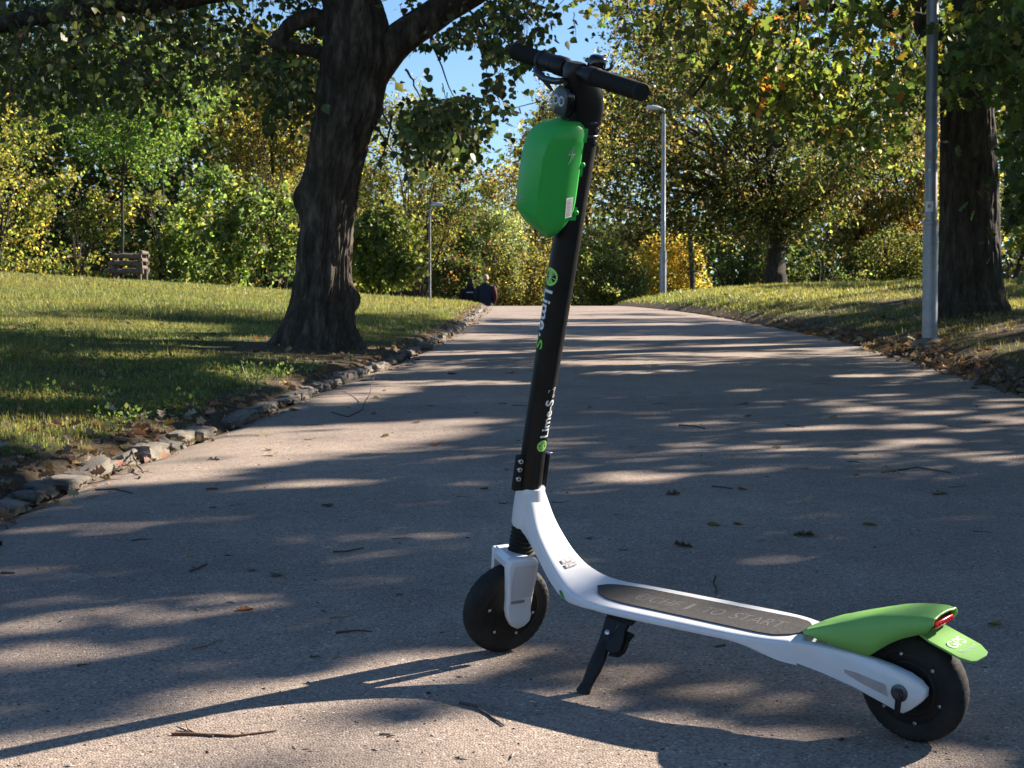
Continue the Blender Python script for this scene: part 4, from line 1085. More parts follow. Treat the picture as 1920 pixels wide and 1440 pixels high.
# --- stem
UU = np.linspace(.252, .985, 30)
def stem_r(U): return float(np.interp(U, [.25, .27, .34, .72, .98], [.0222, .0232, .0235, .0262, .0262]))
def stem_c(U): return float(np.interp(U, [.25, .34, .72, .98], [.004, .006, -.004, -.011]))
mb = MB(); mb.loft([[sp3(stem_c(U) + stem_r(U) * math.cos(t), stem_r(U) * math.sin(t), U) for t in np.linspace(0, 2 * math.pi, 40, endpoint=False)] for U in UU])
stem = part(mb, 'stem', 'black', smooth=40)
def on_stem(phi, U, lift=.0006): r = stem_r(U) + lift; return sp3(stem_c(U) + r * math.cos(phi), r * math.sin(phi), U)
# front lettering runs down the tube, letter tops towards the scooter's left
RS = .026
def front_fn(p, q_, lift=.0006): return on_stem(q_ / RS + .06, .653 - p, lift)
def yfit(V, h, yc=None):
    V = V.copy(); V[:, 1] -= (V[:, 1].min() + V[:, 1].max()) / 2; V[:, 1] *= h / np.ptp(V[:, 1]); return V
V, Fc = text_geo('Lime', .034, 3, .0006); w_ = np.ptp(V[:, 0]); V[:, 0] = (V[:, 0] - V[:, 0].min()) * (.079 / w_); V = yfit(V, .025); mark('lettering', V, Fc, front_fn, 'print', stem)
Vd, Fd = disc((.0885, -.004), .0032, 12); mark('lettering', Vd, Fd, front_fn, 'print', stem)
V, Fc = text_geo('S', .034, 3, .0006); V[:, 0] = (V[:, 0] - V[:, 0].min()) * (.019 / np.ptp(V[:, 0])) + .0965; V = yfit(V, .020); V[:, 1] -= .002; mark('lettering', V, Fc, front_fn, 'limeprint', stem)
fruit((0, 0), .0172, lambda p, q_, lf_: on_stem((q_) / RS + .12, .678 + p, lf_), stem, .0006)
# left lettering runs up the tube, letter tops towards the front
def left_fn(p, q_, lift=.0006): return on_stem(R(102) - q_ / .0238, .366 + p, lift)
V, Fc = text_geo('Lime-S', .026, 3, .0006); V[:, 0] = (V[:, 0] - V[:, 0].min()) * (.076 / np.ptp(V[:, 0])); V = yfit(V, .0205); mark('lettering', V, Fc, left_fn, 'print', stem)
fruit((0, 0), .0118, lambda p, q_, lf_: on_stem(R(98) - q_ / .0238, .349 + p, lf_), stem, .0006)
for c_ in ((.083, -.0055), (.098, -.0055)): mark('pictogram', *disc(c_, .0030, 14, r0=.0019), left_fn, 'print', stem)
mark('pictogram', np.array([(.0855, -.006), (.0955, -.006), (.0955, -.0048), (.0855, -.0048), (.0972, -.004), (.0985, -.004), (.0955, .008), (.0942, .008), (.0905, .0075), (.0955, .0075), (.0955, .0085), (.0905, .0085)]), [(0, 1, 2, 3), (4, 5, 6, 7), (8, 9, 10, 11)], left_fn, 'print', stem)
# clamp plate with three bolts on the front of the stem foot, rod behind it
mb = MB(); mb.box(sp3(.0335, 0, .288), (.016, .012, .072), SA); cpl = part(mb, 'clamp_plate', 'blackpl', stem, bevel=.0015)
for U in (.314, .297, .278):
    mb = MB(); mb.lathe(sp3(.036, .005, U), LS, [(.0052, 0), (.0052, .003), (.0040, .0045), (.0040, .0048)], 14); part(mb, 'bolt', 'steel', cpl)
    mb = MB(); mb.lathe(sp3(.036, .0096, U), LS, [(.0024, 0), (.0024, .0006)], 6); part(mb, 'bolt_socket', 'blackpl', cpl)
mb = MB(); mb.box(sp3(-.0285, 0, .288), (.008, .010, .070), SA); part(mb, 'latch_bar', 'blackpl', stem, bevel=.002)
mb = MB(); mb.box(sp3(-.0285, .0, .3245), (.009, .011, .003), SA); part(mb, 'latch_cap', 'steel', stem, bevel=.001)
mb = MB(); mb.tube([sp3(-.028, 0, .255), sp3(-.034, 0, .225), sp3(-.036, -.004, .18), sp3(-.034, -.005, .14), sp3(-.02, -.02, .11)], .0025, 8); part(mb, 'cable', 'blackpl', stem)
# two rings and two bolts below the bar
for U in (.968, .944):
    mb = MB(); r = .0268; c = stem_c(U); mb.loft([[sp3(c + r2 * math.cos(t), r2 * math.sin(t), U + du) for t in np.linspace(0, 2 * math.pi, 40, endpoint=False)] for r2, du in ((.0262, -.002), (r, -.0012), (r, .0012), (.0262, .002))]); part(mb, 'seam_ring', 'darksteel', stem)
for U in (.955, .932):
    phi = R(112); c = np.array(on_stem(phi, U, 0)); nrm = FS * math.cos(phi) + LS * math.sin(phi)
    mb = MB(); mb.lathe(c - nrm * .001, nrm, [(.0055, 0), (.0055, .003), (.0042, .0046)], 16); b_ = part(mb, 'bolt', 'darksteel', stem)
    mb = MB(); mb.lathe(c + nrm * .0034, nrm, [(.0026, 0), (.0026, .0008)], 6); part(mb, 'bolt_socket', 'blackpl', stem)
# head piece, bar and controls
mb = MB()
def hd(F0, F1, w, U): 
    out = []
    for k in range(24):
        t = 2 * math.pi * k / 24; c, s = math.cos(t), math.sin(t); f = (abs(c) ** .7) * (1 if c > 0 else -1); g = (abs(s) ** .7) * (1 if s > 0 else -1)
        out.append(sp3((F0 + F1) / 2 + (F1 - F0) / 2 * f, w * g, U))
    return out
mb.loft([hd(-.037, .018, .026, .965), hd(-.037, .028, .026, .99), hd(-.034, .034, .026, 1.012), hd(-.028, .040, .025, 1.028), hd(-.016, .046, .023, 1.044), hd(.000, .047, .021, 1.060), hd(.012, .042, .018, 1.071)])
part(mb, 'stem_head', 'black', stem, smooth=50)
mb = MB(); mb.box(sp3(.022, 0, .968), (.026, .030, .042), SA); part(mb, 'lamp_bracket', 'blackpl', stem, bevel=.003)
BF, BU = .0266, 1.056
bar_ax = LS
mb = MB(); mb.lathe(sp3(BF, -.205, BU), LS, [(.0118, 0), (.0118, .41)], 24); bar = part(mb, 'handlebar', 'black')
def grip(l0, l1):
    n_ = 64; prof = []
    L = abs(l1 - l0); k = 34
    for i in range(k * 2 + 1):
        prof.append((.0156 if i % 2 else .0147, L * .02 + L * .9 * i / (2 * k)))
    prof = [(.0150, 0), (.0168, .001)] + prof + [(.0160, L * .94), (.0160, L * .985), (.0145, L)]
    mb = MB(); mb.lathe(sp3(BF, l0, BU), LS * (1 if l1 > l0 else -1), prof, 28)
    g = part(mb, 'grip', 'rubber', bar, smooth=25)
    mb = MB(); mb.lathe(sp3(BF, l1, BU), LS * (1 if l1 > l0 else -1), [(.0142, -.001), (.0142, .0006), (.011, .0006), (.0105, -.0006), (.002, -.0006)], 24); part(mb, 'grip_end', 'blackpl', g)
grip(.070, .2105); grip(-.108, -.2105)
mb = MB(); mb.lathe(sp3(BF, -.108, BU), LS, [(.0185, -.004), (.0195, 0), (.0195, .004), (.0172, .007), (.0168, .045), (.0150, .046)], 28); part(mb, 'throttle_housing', 'blackpl', bar)
mb = MB(); mb.lathe(sp3(BF, -.060, BU), LS, [(.0150, 0), (.0182, .001), (.0182, .026), (.0160, .030), (.0145, .034)], 28); part(mb, 'brake_housing', 'blackpl', bar)
mb = MB(); mb.lathe(sp3(BF, .046, BU), LS, [(.0140, 0), (.0166, .002), (.0166, .022), (.015, .024)], 28); part(mb, 'bar_collar', 'blackpl', bar)
# brake lever under the bar
mb = MB()
pts = [sp3(.046, -.100, 1.046), sp3(.052, -.085, 1.036), sp3(.050, -.060, 1.030), sp3(.040, -.036, 1.030), sp3(.034, -.016, 1.036)]
mb.tube(pts, [.0035, .0055, .0065, .0065, .005], 10); part(mb, 'brake_lever', 'darksteel', bar, smooth=60)
mb = MB(); pts = [sp3(.048, -.092, 1.042), sp3(.040, -.084, 1.030), sp3(.030, -.078, 1.018), sp3(.022, -.072, 1.008)]; mb.tube(pts, [.005, .0055, .005, .003], 10); part(mb, 'brake_lever', 'darksteel', bar, smooth=60)
mb = MB(); mb.tube([sp3(.040, -.02, 1.036), sp3(.052, .0, 1.04), sp3(.046, .012, 1.034)], .0028, 8); part(mb, 'cable', 'blackpl', bar)
# bell
bo = sp3(.004, .030, 1.066); bax = AX * .96 + FS * -.1; bax /= np.linalg.norm(bax)
mb = MB(); mb.lathe(bo, bax, [(.0155, 0), (.0165, .002), (.0165, .012), (.0158, .017), (.0135, .021), (.009, .0235), (.003, .0245)], 30); bell = part(mb, 'bell', 'gloss', bar, smooth=60)
mb = MB(); mb.lathe(bo - bax * .004, bax, [(.010, 0), (.0172, .003), (.0172, .0045), (.012, .0055)], 30); part(mb, 'bell_base', 'darksteel', bell)
mb = MB(); mb.tube([bo + LS * .014 - FS * .008 - bax * .002, bo + LS * .024 - FS * .014 + bax * .004, bo + LS * .024 - FS * .016 + bax * .012], [.003, .003, .004], 8); part(mb, 'bell_striker', 'darksteel', bell)
# headlight: rounded plate, clear lens, two reflectors with dark LEDs
hc = np.array([.047, -.0185, 1.000])
def hl_ring(F, wx, wz, U0=0, n_=32):
    out = []
    for k in range(n_):
        t = 2 * math.pi * k / n_; c, s = math.cos(t), math.sin(t)
        out.append(sp3(hc[0] + F, -.002 + wx * (abs(c) ** .6) * np.sign(c), hc[2] + U0 + wz * (abs(s) ** .6) * np.sign(s)))
    return out
mb = MB(); mb.loft([hl_ring(-.022, .018, .019), hl_ring(-.012, .0245, .0265), hl_ring(-.002, .0255, .0275), hl_ring(.0005, .0235, .0255)]); hl = part(mb, 'headlight', 'gloss', stem, smooth=40)
mb = MB(); mb.loft([hl_ring(.0006, .0230, .0250), hl_ring(.0030, .0222, .0242), hl_ring(.0044, .0195, .0215)]); part(mb, 'lens', 'clear', hl, smooth=40)
for s in (-1, 1):
    c = sp3(hc[0] + .0044, -.002 + s * .0092, hc[2] + .002)
    mb = MB(); mb.lathe(c, FS, [(.0094, 0), (.0094, .0012), (.0084, .0014), (.0045, .0006)], 24); part(mb, 'reflector', 'chrome', hl)
    mb = MB(); mb.lathe(c, FS, [(.0050, 0), (.0050, .0016), (.003, .0020)], 14); part(mb, 'diode', 'gloss', hl)
# --- battery pack: crowned front, faceted sides, pointed foot
def bat_ring(U):
    Fm = float(np.interp(U, [.752, .762, .772, .783, .795, .806, .842, .902, .930, .944, .956, .966, .9685], [.043, .053, .067, .079, .0875, .0915, .0950, .0935, .0875, .080, .066, .040, .034]))   # side edge of the front
    Fb = float(np.interp(U, [.752, .765, .800, .82, .93, .955, .9685], [.039, .034, .014, .012, .012, .012, .018]))
    w = float(np.interp(U, [.752, .757, .765, .775, .79, .83, .945, .960, .9685], [.006, .018, .030, .037, .0405, .042, .042, .038, .028]))
    s_ = float(np.clip((U - .752) / .05, 0, 1)); D_ = Fm - Fb
    out = [(Fm, w * .86), (Fm + .004 * s_, w * .64), (Fm + .0070 * s_, 0), (Fm + .004 * s_, -w * .64), (Fm, -w * .86), (Fb + .66 * D_, -w), (Fb + .3 * D_, -w * .97), (Fb, -w * .80), (Fb - .012 * s_, -w * .5), (Fb - .012 * s_, w * .5), (Fb, w * .80), (Fb + .3 * D_, w * .97), (Fb + .66 * D_, w)]
    return [sp3(F, l, U) for F, l in out]
mb = MB(); mb.loft([bat_ring(U) for U in (.752, .755, .760, .766, .772, .779, .786, .796, .806, .824, .842, .872, .902, .918, .930, .938, .944, .951, .957, .962, .966, .9685)])
bat = part(mb, 'battery_pack', 'green', stem, smooth=28)
for U in (.945, .880, .802):
    mb = MB(); mb.box(sp3(.006, 0, U), (.016, .052, .026 if U != .88 else .02), SA); part(mb, 'battery_bracket', 'green', bat, bevel=.002)
for U in (.893, .805):
    mb = MB(); mb.lathe(sp3(.003, .0275, U), LS, [(.0048, 0), (.0048, .003), (.003, .0045)], 12); part(mb, 'mount_screw', 'green', bat)
def bat_side(p, q_, lift=.0015):      # on the left face: p towards the rear, q up
    F = .070 - p; U = .86 + q_
    w = .042; l = np.interp(F, [.012, .038, .065, .0955], [w * .80, w * .97, w, w * .86]); return sp3(F, l + lift, U)
bolt_poly = [(.0365, .071), (.0240, .0525), (.0315, .0525), (.0270, .0350), (.0410, .0555), (.0335, .0555)]
bp_ = np.array(bolt_poly); cen = bp_.mean(0); inn = []
for i in range(6):
    a, b, c = bp_[i - 1], bp_[i], bp_[(i + 1) % 6]; n1 = np.array([-(b - a)[1], (b - a)[0]]); n1 /= np.linalg.norm(n1); n2 = np.array([-(c - b)[1], (c - b)[0]]); n2 /= np.linalg.norm(n2); m_ = n1 + n2; m_ = m_ / max(np.dot(m_, n1), .35); inn.append(b + m_ * .0017)
area = sum(bp_[i][0] * bp_[(i + 1) % 6][1] - bp_[(i + 1) % 6][0] * bp_[i][1] for i in range(6))
if area < 0: inn = [2 * np.array(b) - i_ for b, i_ in zip(bp_, inn)]
mark('bolt_symbol', np.array(list(bp_) + inn), [(i, (i + 1) % 6, 6 + (i + 1) % 6, 6 + i) for i in range(6)], bat_side, 'softprint', bat)
def stick(u_, v_):   # barcode sticker coordinates: u along, v across, turned a little
    c, s = math.cos(R(4)), math.sin(R(4)); return (.044 + u_ * c - v_ * s, -.043 + u_ * s + v_ * c)
def rect(u0, u1, v0, v1): return [stick(u0, v0), stick(u1, v0), stick(u1, v1), stick(u0, v1)]
rects = lambda L: (np.array([p for r in L for p in rect(*r)]), [tuple(range(i * 4, i * 4 + 4)) for i in range(len(L))])
st_ = mark('barcode_sticker', *rects([(-.0085, .0085, -.0185, .0185)]), lambda p, q_: bat_side(p, q_, .0012), 'paper', bat)
L_b = []; v_ = -.0150
bw = np.random.default_rng(3)
while v_ < .0150:
    t = bw.choice([.0004, .0007, .0012]); L_b.append((-.0035, .0040, v_, min(v_ + t, .0155))); v_ += t + bw.choice([.0005, .0008, .0012])
L_b += [(.0052, .0062, -.0150, .0120), (-.0060, -.0052, -.0150, -.004), (-.0060, -.0052, -.001, .014)]
mark('barcode', *rects(L_b), lambda p, q_: bat_side(p, q_, .0017), 'greyprint', bat)
def bat_front(p, q_): 
    U = .824 + q_; l = -.0275 + p; F = np.interp(U, [.786, .806, .842, .902], [.077, .0895, .0950, .0935]) + .006
    Ff = np.interp(U, [.786, .806, .842, .902], [.070, .083, .087, .0865])
    F = np.interp(abs(l), [0, .027, .036], [F + .0012, F - .0018, F - .006]); return sp3(F + .0016, l, U)
V, Fc = text_geo('Designed in\nCalifornia', .0078, 0); mark('lettering', V * np.array([.80, 1.0]), Fc, bat_front, 'softprint', bat)
# --- bellows, fork, front wheel
mb = MB(); prof = []
for k in range(7): prof += [(.0290 - .0004 * k, .004 + k * .0088), (.0238, .0078 + k * .0088)]
mb.lathe(S0 + AX * .118, AX, [(.026, 0)] + prof + [(.0235, .068)], 40); part(mb, 'bellows', 'rubber', smooth=20)
fleg = [(.060, .1285), (.050, .131), (.006, .1285), (-.004, .122), (-.0045, .087), (-.002, .045), (-.003, .018), (-.006, .004), (-.004, -.008), (.006, -.018), (.021, -.022), (.036, -.014), (.046, .002), (.052, .020), (.0535, .045), (.059, .085), (.0635, .115)]
def far_fn(p, d_, q_):      # the crown narrows and drops a little towards the off side
    t = (.053 - d_) / .0935; return sp3(.012 + (p - .012) * (1 - .36 * t), d_, q_ - .011 * t)
def leg_fn(sgn):
    def fn(p, q_, d_):
        bulge = .0035 * smoothstep(.03, .06, q_) - .001
        if sgn < 0: return sp3(.012 + (p - .012) * .64, -(d_ - .0055 if d_ < .042 else .0405), min(q_, .1175))
        return sp3(p, sgn * (d_ + (bulge if d_ > .042 else 0)), q_)
    return fn
mb = MB(); mb.prism([(.058, .106), (.060, .120), (.050, .1295), (.008, .1275), (-.002, .118), (-.002, .104)], -.0405, .053, lambda p, q_, d_: far_fn(p, d_, q_), .003); fork = part(mb, 'fork', 'white', smooth=40)
for sgn in (1, -1):
    mb = MB(); mb.prism(fleg, .0375, .0555, leg_fn(sgn), .0035); lg = part(mb, 'fork_leg', 'white', fork, smooth=45)
    if sgn < 0: continue
    mb = MB(); pl_ = [(.048, .118), (.004, .116), (.0025, .05), (.047, .05), (.052, .09)]; mb.add([sp3(p, sgn * (.0555 + .0034 + .0004), q_) for p, q_ in pl_], [tuple(range(5))]); part(mb, 'leg_panel', 'silver', lg, smooth=0)
    mb = MB(); mb.box(sp3(.033, sgn * .0578, .041), (.030, .003, .0055), SA); part(mb, 'leg_slot', 'greyprint', lg, bevel=.001)
mb = MB(); mb.tube([sp3(.030, -.040, .112), sp3(.034, -.036, .07), sp3(.03, -.034, .03)], .0025, 8); part(mb, 'cable', 'blackpl', fork)
def wheel(c, ax, Rr, w, screw_r, a0, up):
    c, ax = np.array(c), np.array(ax) / np.linalg.norm(ax)
    e1 = np.array(up) - ax * np.dot(up, ax); e1 /= np.linalg.norm(e1); e2 = np.cross(ax, e1)
    root = MB(); n_ = 144
    h = w / 2
    prof = [(Rr * .62, -h * .72), (Rr * .66, -h * .90), (Rr * .78, -h * 1.0), (Rr * .87, -h * .97), (Rr * .935, -h * .84), (Rr * .975, -h * .60), (Rr * .995, -h * .30), (Rr, 0), (Rr * .995, h * .30), (Rr * .975, h * .60), (Rr * .935, h * .84), (Rr * .87, h * .97), (Rr * .78, h), (Rr * .66, h * .90), (Rr * .62, h * .72)]
    def mod(k, j):
        if k in (4, 5, 9, 10): return -.0022 if (j + (k if k < 7 else -k)) % 4 == 0 else 0
        if k in (6, 8): return -.0016 if j % 4 == 2 else 0
        if k == 7: return -.0012 if j % 12 == 0 else 0
        return 0
    root.lathe(c, ax, prof, n_, cap=False, mod=mod); wh = part(root, 'wheel', 'tyre', smooth=24)
    for s in (1, -1):
        mb = MB(); mb.lathe(c, ax * s, [(Rr * .66, h * .66), (Rr * .645, h * .82), (Rr * .61, h * .86), (Rr * .52, h * .86), (Rr * .50, h * .93), (Rr * .46, h * .95), (Rr * .44, h * .90), (Rr * .22, h * .96), (Rr * .20, h * 1.10), (Rr * .12, h * 1.12)], 56); hb_ = part(mb, 'hub', 'blackpl', wh, smooth=30)
        for k in range(6):
            a = a0 + k * math.pi / 3; p = c + (e1 * math.cos(a) + e2 * math.sin(a)) * screw_r + ax * s * h * .85
            mb = MB(); mb.lathe(p, ax * s, [(.0032, 0), (.0032, .0016), (.0022, .0024)], 12); part(mb, 'hub_screw', 'steel', hb_)
    return wh
wheel(sp3(.0196, 0, 0), LS, .0928, .046, .052, .35, AX)
mb = MB(); mb.lathe(sp3(.0196, -.039, 0), LS, [(.006, 0), (.006, .090)], 12); part(mb, 'axle', 'darksteel')
# --- rear wheel, axle nut, torque washer
wheel((0, 0, .0929), (0, 1, 0), .0929, .046, .058, .18, (0, 0, 1))
mb = MB(); mb.lathe((0, -.06, .0945), (0, 1, 0), [(.0055, 0), (.0055, .12)], 12); axl = part(mb, 'axle', 'darksteel')
for s in (1, -1):
    mb = MB(); mb.lathe((-.002, s * .0515, .0955), (0, s, 0), [(.0145, 0), (.0145, .0022), (.0132, .0030)], 28); part(mb, 'washer', 'darksteel', axl)
    mb = MB(); mb.lathe((-.002, s * .0545, .0955), (0, s, 0), [(.0088, 0), (.0090, .004), (.0084, .0062)], 6); part(mb, 'nut', 'darksteel', axl, smooth=20)
    mb = MB(); mb.lathe((-.002, s * .060, .0955), (0, s, 0), [(.0050, 0), (.0050, .004), (.0042, .0046)], 16); part(mb, 'axle_end', 'darksteel', axl)
    mb = MB(); mb.box((.0005, s * .0535, .0740), (.0105, .0022, .036), np.stack([np.array([math.cos(.12), 0, math.sin(.12)]), np.array([0, 1, 0]), np.array([-math.sin(.12), 0, math.cos(.12)])])); part(mb, 'torque_washer', 'blackpl', axl, bevel=.0005)
# --- green rear fender with tail light and number flap
FA = [.203, .196, .185, .170, .150, .125, .100, .075, .052, .030, .008, -.014, -.034, -.050, -.058]
ridge = lambda a: float(np.interp(a, [-.058, -.045, -.03, 0, .03, .065, .108, .15, .185, .197, .203], [.2255, .2275, .2275, .2245, .2185, .2085, .1955, .1810, .1655, .1590, .1545]))
low = lambda a: float(np.interp(a, [-.058, -.050, -.030, -.008, .012, .032, .046, .054, .08, .12, .16, .19, .203], [.2125, .2010, .1945, .1865, .1760, .1620, .1515, .1475, .1510, .1555, .1590, .1570, .1515]))
wid = lambda a: float(np.interp(a, [-.058, -.04, 0, .1, .15, .18, .197, .203], [.040, .046, .052, .053, .047, .036, .018, .008]))
rings = []
fa = np.concatenate([np.linspace(.203, .18, 8), np.linspace(.175, .06, 22), np.linspace(.055, -.058, 26)])
for a in fa:
    w, zr_, zl_ = wid(a), ridge(a), low(a); cr_ = [(-1.02, zl_), (-1.02, zl_ + (zr_ - zl_) * .35), (-.98, zl_ + (zr_ - zl_) * .66), (-.88, zr_ - (zr_ - zl_) * .14), (-.74, zr_ - .0035), (-.4, zr_ - .0006), (0, zr_), (.4, zr_ - .0006), (.74, zr_ - .0035), (.88, zr_ - (zr_ - zl_) * .14), (.98, zl_ + (zr_ - zl_) * .66), (1.02, zl_ + (zr_ - zl_) * .35), (1.02, zl_)]
    rings.append([(a, w * k, z) for k, z in cr_])
mb = MB(); mb.loft(rings, cap=False, closed=False); fen = part(mb, 'fender', 'lime', smooth=60)
sd = fen.modifiers.new('thickness', 'SOLIDIFY'); sd.thickness = .003; sd.offset = -1
def fen_top(p, q_, lift=.0008): return (q_, -p, float(np.interp(q_, fa[::-1], [ridge(a) for a in fa[::-1]])) - .0004 - .0035 * smoothstep(.018, .036, abs(p)) + lift)
V, Fc = text_geo('Lime-S', .011, 0); V[:, 0] -= np.ptp(V[:, 0]) / 2; mark('lettering', V, Fc, lambda p, q_: fen_top(p - .004, q_ + .026), 'softprint', fen)
mark('lettering', *(lambda L: (np.array([pp for r in L for pp in ((r[0], r[2]), (r[1], r[2]), (r[1], r[3]), (r[0], r[3]))]), [tuple(range(i * 4, i * 4 + 4)) for i in range(len(L))]))([(-.014, -.004, -.006, -.0045), (-.002, .014, -.006, -.0045), (-.010, .010, -.010, -.0088)]), lambda p, q_: fen_top(p, q_ + .002), 'softprint', fen)
# tail light
mb = MB(); mb.box((-.046, 0, .2085), (.010, .072, .016)); tlh = part(mb, 'tail_light', 'blackpl', fen, bevel=.003)
mb = MB(); mb.box((-.0535, 0, .2090), (.007, .064, .0105)); tl = part(mb, 'tail_lens', 'red', tlh, bevel=.003)
mb = MB()
for k in range(6): mb.lathe((-.0565, -.026 + k * .0104, .209), (-1, 0, .1), [(.0034, 0), (.0034, .0009), (.0015, .0014)], 12)
part(mb, 'tail_lens', 'red', tlh)
# flap
pa, pb = np.array([-.020, .196]), np.array([-.118, .157])
dv = (pb - pa) / np.linalg.norm(pb - pa); nv = np.array([-dv[1], dv[0]]) * (1 if -dv[1] * 0 + dv[0] < 0 else 1); nv = np.array([dv[1], -dv[0]]); 
if nv[1] < 0: nv = -nv
Lp = np.linalg.norm(pb - pa)
fl = [(0, .034), (.03, .037), (Lp - .022, .038), (Lp - .004, .028), (Lp, .017), (Lp, -.017), (Lp - .004, -.028), (Lp - .022, -.038), (.03, -.037), (0, -.034)]
def flap(s, l, h=0): p = pa + dv * s + nv * (h - .004 * math.sin(max(0, min(1, s / .05)) * math.pi) * .6); return (p[0], l, p[1])
mb = MB(); mb.prism(fl, 0, .0035, lambda s, l, h: flap(s, l, h), .0008); fp = part(mb, 'rear_flap', 'lime', smooth=30)
V, Fc = text_geo('GPS', .025, 0); V[:, 0] = (V[:, 0] - V[:, 0].min()) * (.045 / np.ptp(V[:, 0])) - .0225
mark('lettering', V, Fc, lambda p, q_: flap(.067 - q_, -p, .0038), 'print', fp)
V, Fc = text_geo('Tracked', .0125, 0); V[:, 0] = (V[:, 0] - V[:, 0].min()) * (.046 / np.ptp(V[:, 0])) - .023
mark('lettering', V, Fc, lambda p, q_: flap(.083 - q_, -p - .003, .0038), 'softprint', fp)
# deck lettering, read from the left side
def deck_fn(p, q_): a = .562 - p; return (a, -q_, deck_u(a) + .00255)
for txt, a0, a1 in (('€/CHF', .0, .098), ('1', .116, .124), ('TO', .150, .192), ('START', .212, .318)):
    V, Fc = text_geo(txt, .030, 0); V = V.copy(); V[:, 0] = (V[:, 0] - V[:, 0].min()) * ((a1 - a0) / np.ptp(V[:, 0])) + a0; V = yfit(V, .036); mark('lettering', V, Fc, deck_fn, 'matprint', gm)
# frame stickers on the down tube: a lime word, two grey badges, the green disc on the near side
def tube_top(t, l, lift=.0012):
    s = interp_st(ST, 8); k = np.linspace(0, 1, len(s)); v = [np.interp(t, k, [q_[i] for q_ in s]) for i in (0, 1, 2, 3)]
    T, B = np.array(v[:2]), np.array(v[2:]); n_ = (T - B) / np.linalg.norm(T - B); return (T[0] + n_[0] * lift, l, T[1] + n_[1] * lift)
def on_tube(p, q_): return tube_top(.310 - q_ / .75, -p, .002)      # p to the right of the scooter, q up the tube
V, Fc = text_geo('Lime', .011, 0); mark('lettering', V - np.array([.012, -.028]), Fc, on_tube, 'limepale', frame)
for q0 in (.0045, -.0105):
    mark('badge', np.array([(-.017, q0), (.015, q0), (.015, q0 + .012), (-.017, q0 + .012)]), [(0, 1, 2, 3)], on_tube, 'badge', frame)
    mark('badge_print', np.array([(-.0145, q0 + .0035), (-.009, q0 + .0035), (-.009, q0 + .0085), (-.0145, q0 + .0085), (-.006, q0 + .003), (.012, q0 + .003), (.012, q0 + .0058), (-.006, q0 + .0058), (-.006, q0 + .0072), (.006, q0 + .0072), (.006, q0 + .0088), (-.006, q0 + .0088)]), [(0, 1, 2, 3), (4, 5, 6, 7), (8, 9, 10, 11)], lambda p, q_: tube_top(.310 - q_ / .75, -p, .0026), 'paper', frame)
SFINE = np.array(interp_st(ST, 40))
def side_fn(p, q_, lift=.0014):      # p along the tube towards the deck, q up its side face
    a, u = .696 - p * .62 + q_ * .28, .1545 - p * .42 + q_ * .80
    A_, B_ = SFINE[:, :2], SFINE[:, 2:4]; q2 = np.array([a, u]); t = np.clip(np.sum((q2 - A_) * (B_ - A_), 1) / np.sum((B_ - A_) ** 2, 1), 0, 1)
    k = np.argmin(np.linalg.norm(A_ + (B_ - A_) * t[:, None] - q2, axis=1)); return (a, SFINE[k, 4] + lift + .0004, u)
mark('round_sticker', *disc((0, 0), .0105), lambda p, q_: side_fn(p, q_), 'darkgreen', frame)
mark('round_sticker_print', np.array([(-.007, .003), (.007, .003), (.007, .0045), (-.007, .0045), (-.008, -.0005), (.008, -.0005), (.008, .0012), (-.008, .0012), (-.006, -.0045), (.006, -.0045), (.006, -.003), (-.006, -.003)]), [(0, 1, 2, 3), (4, 5, 6, 7), (8, 9, 10, 11)], lambda p, q_: side_fn(p, q_, .0018), 'limeprint', frame)
# --- kickstand
K0 = np.array([.553, .068, .125]); K1 = np.array([.575, .150, .012]); kd = K1 - K0; kd /= np.linalg.norm(kd); kt = np.array([1, 0, 0]) - kd * kd[0]; kt /= np.linalg.norm(kt); kn = np.cross(kt, kd); kn = kn if kn[1] > 0 else -kn
def kf(s, t, h): return K0 + kd * s + kt * t + kn * h
mb = MB(); mb.prism([(-.0173, .0365), (-.028, -.0221), (-.015, -.0299), (-.0060, -.0262), (.0, .031)], -.004, .003, kf, .0008); ks = part(mb, 'kickstand', 'black', smooth=30)
mb = MB(); mb.prism([(-.004, .031), (.0395, .0222), (.059, .0208), (.0537, -.0025), (.054, -.020), (.0466, -.0300), (.0325, -.0300), (.0059, -.0225), (-.006, -.0235)], -.002, .0055, kf, .0012); part(mb, 'pivot_plate', 'black', ks, smooth=30)
mb = MB(); mb.prism([(.0054, -.0200), (.0061, -.0347), (.0228, -.0309), (.0348, -.0338), (.0438, -.0330), (.0560, -.0235), (.0590, -.006), (.045, -.01), (.02, -.016)], -.012, -.003, kf, .001); part(mb, 'spur', 'blackpl', ks, smooth=30)
mb = MB(); pts = [kf(.004, .000, .0056), kf(.018, .0, .0058), kf(.030, .004, .0058), (kf(.037, .011, .0058))]; mb.tube([kf(.002, -.002, .0050), kf(.016, -.002, .0052), kf(.029, .001, .0052), kf(.034, .008, .0052), kf(.033, .013, .0050)], .0022, 8); part(mb, 'stop_groove', 'gloss', ks)
mb = MB(); mb.lathe(kf(.0227, .0112, .005), kn, [(.0056, 0), (.0056, .0015), (.0040, .0030), (.001, .0036)], 18); part(mb, 'bolt', 'steel', ks)
for s_, t_ in ((-.0129, .028), (-.0198, -.011)):
    mb = MB(); mb.lathe(kf(s_, t_, .0025), kn, [(.0050, 0), (.0050, .003), (.0036, .0042), (.0025, .0042), (.0025, .002)], 16); part(mb, 'bolt', 'steel', ks)
def ell(s, t, a, b, n_=16): return [kf(s, t + a * math.cos(x), b * math.sin(x)) for x in np.linspace(0, 2 * math.pi, n_, endpoint=False)]
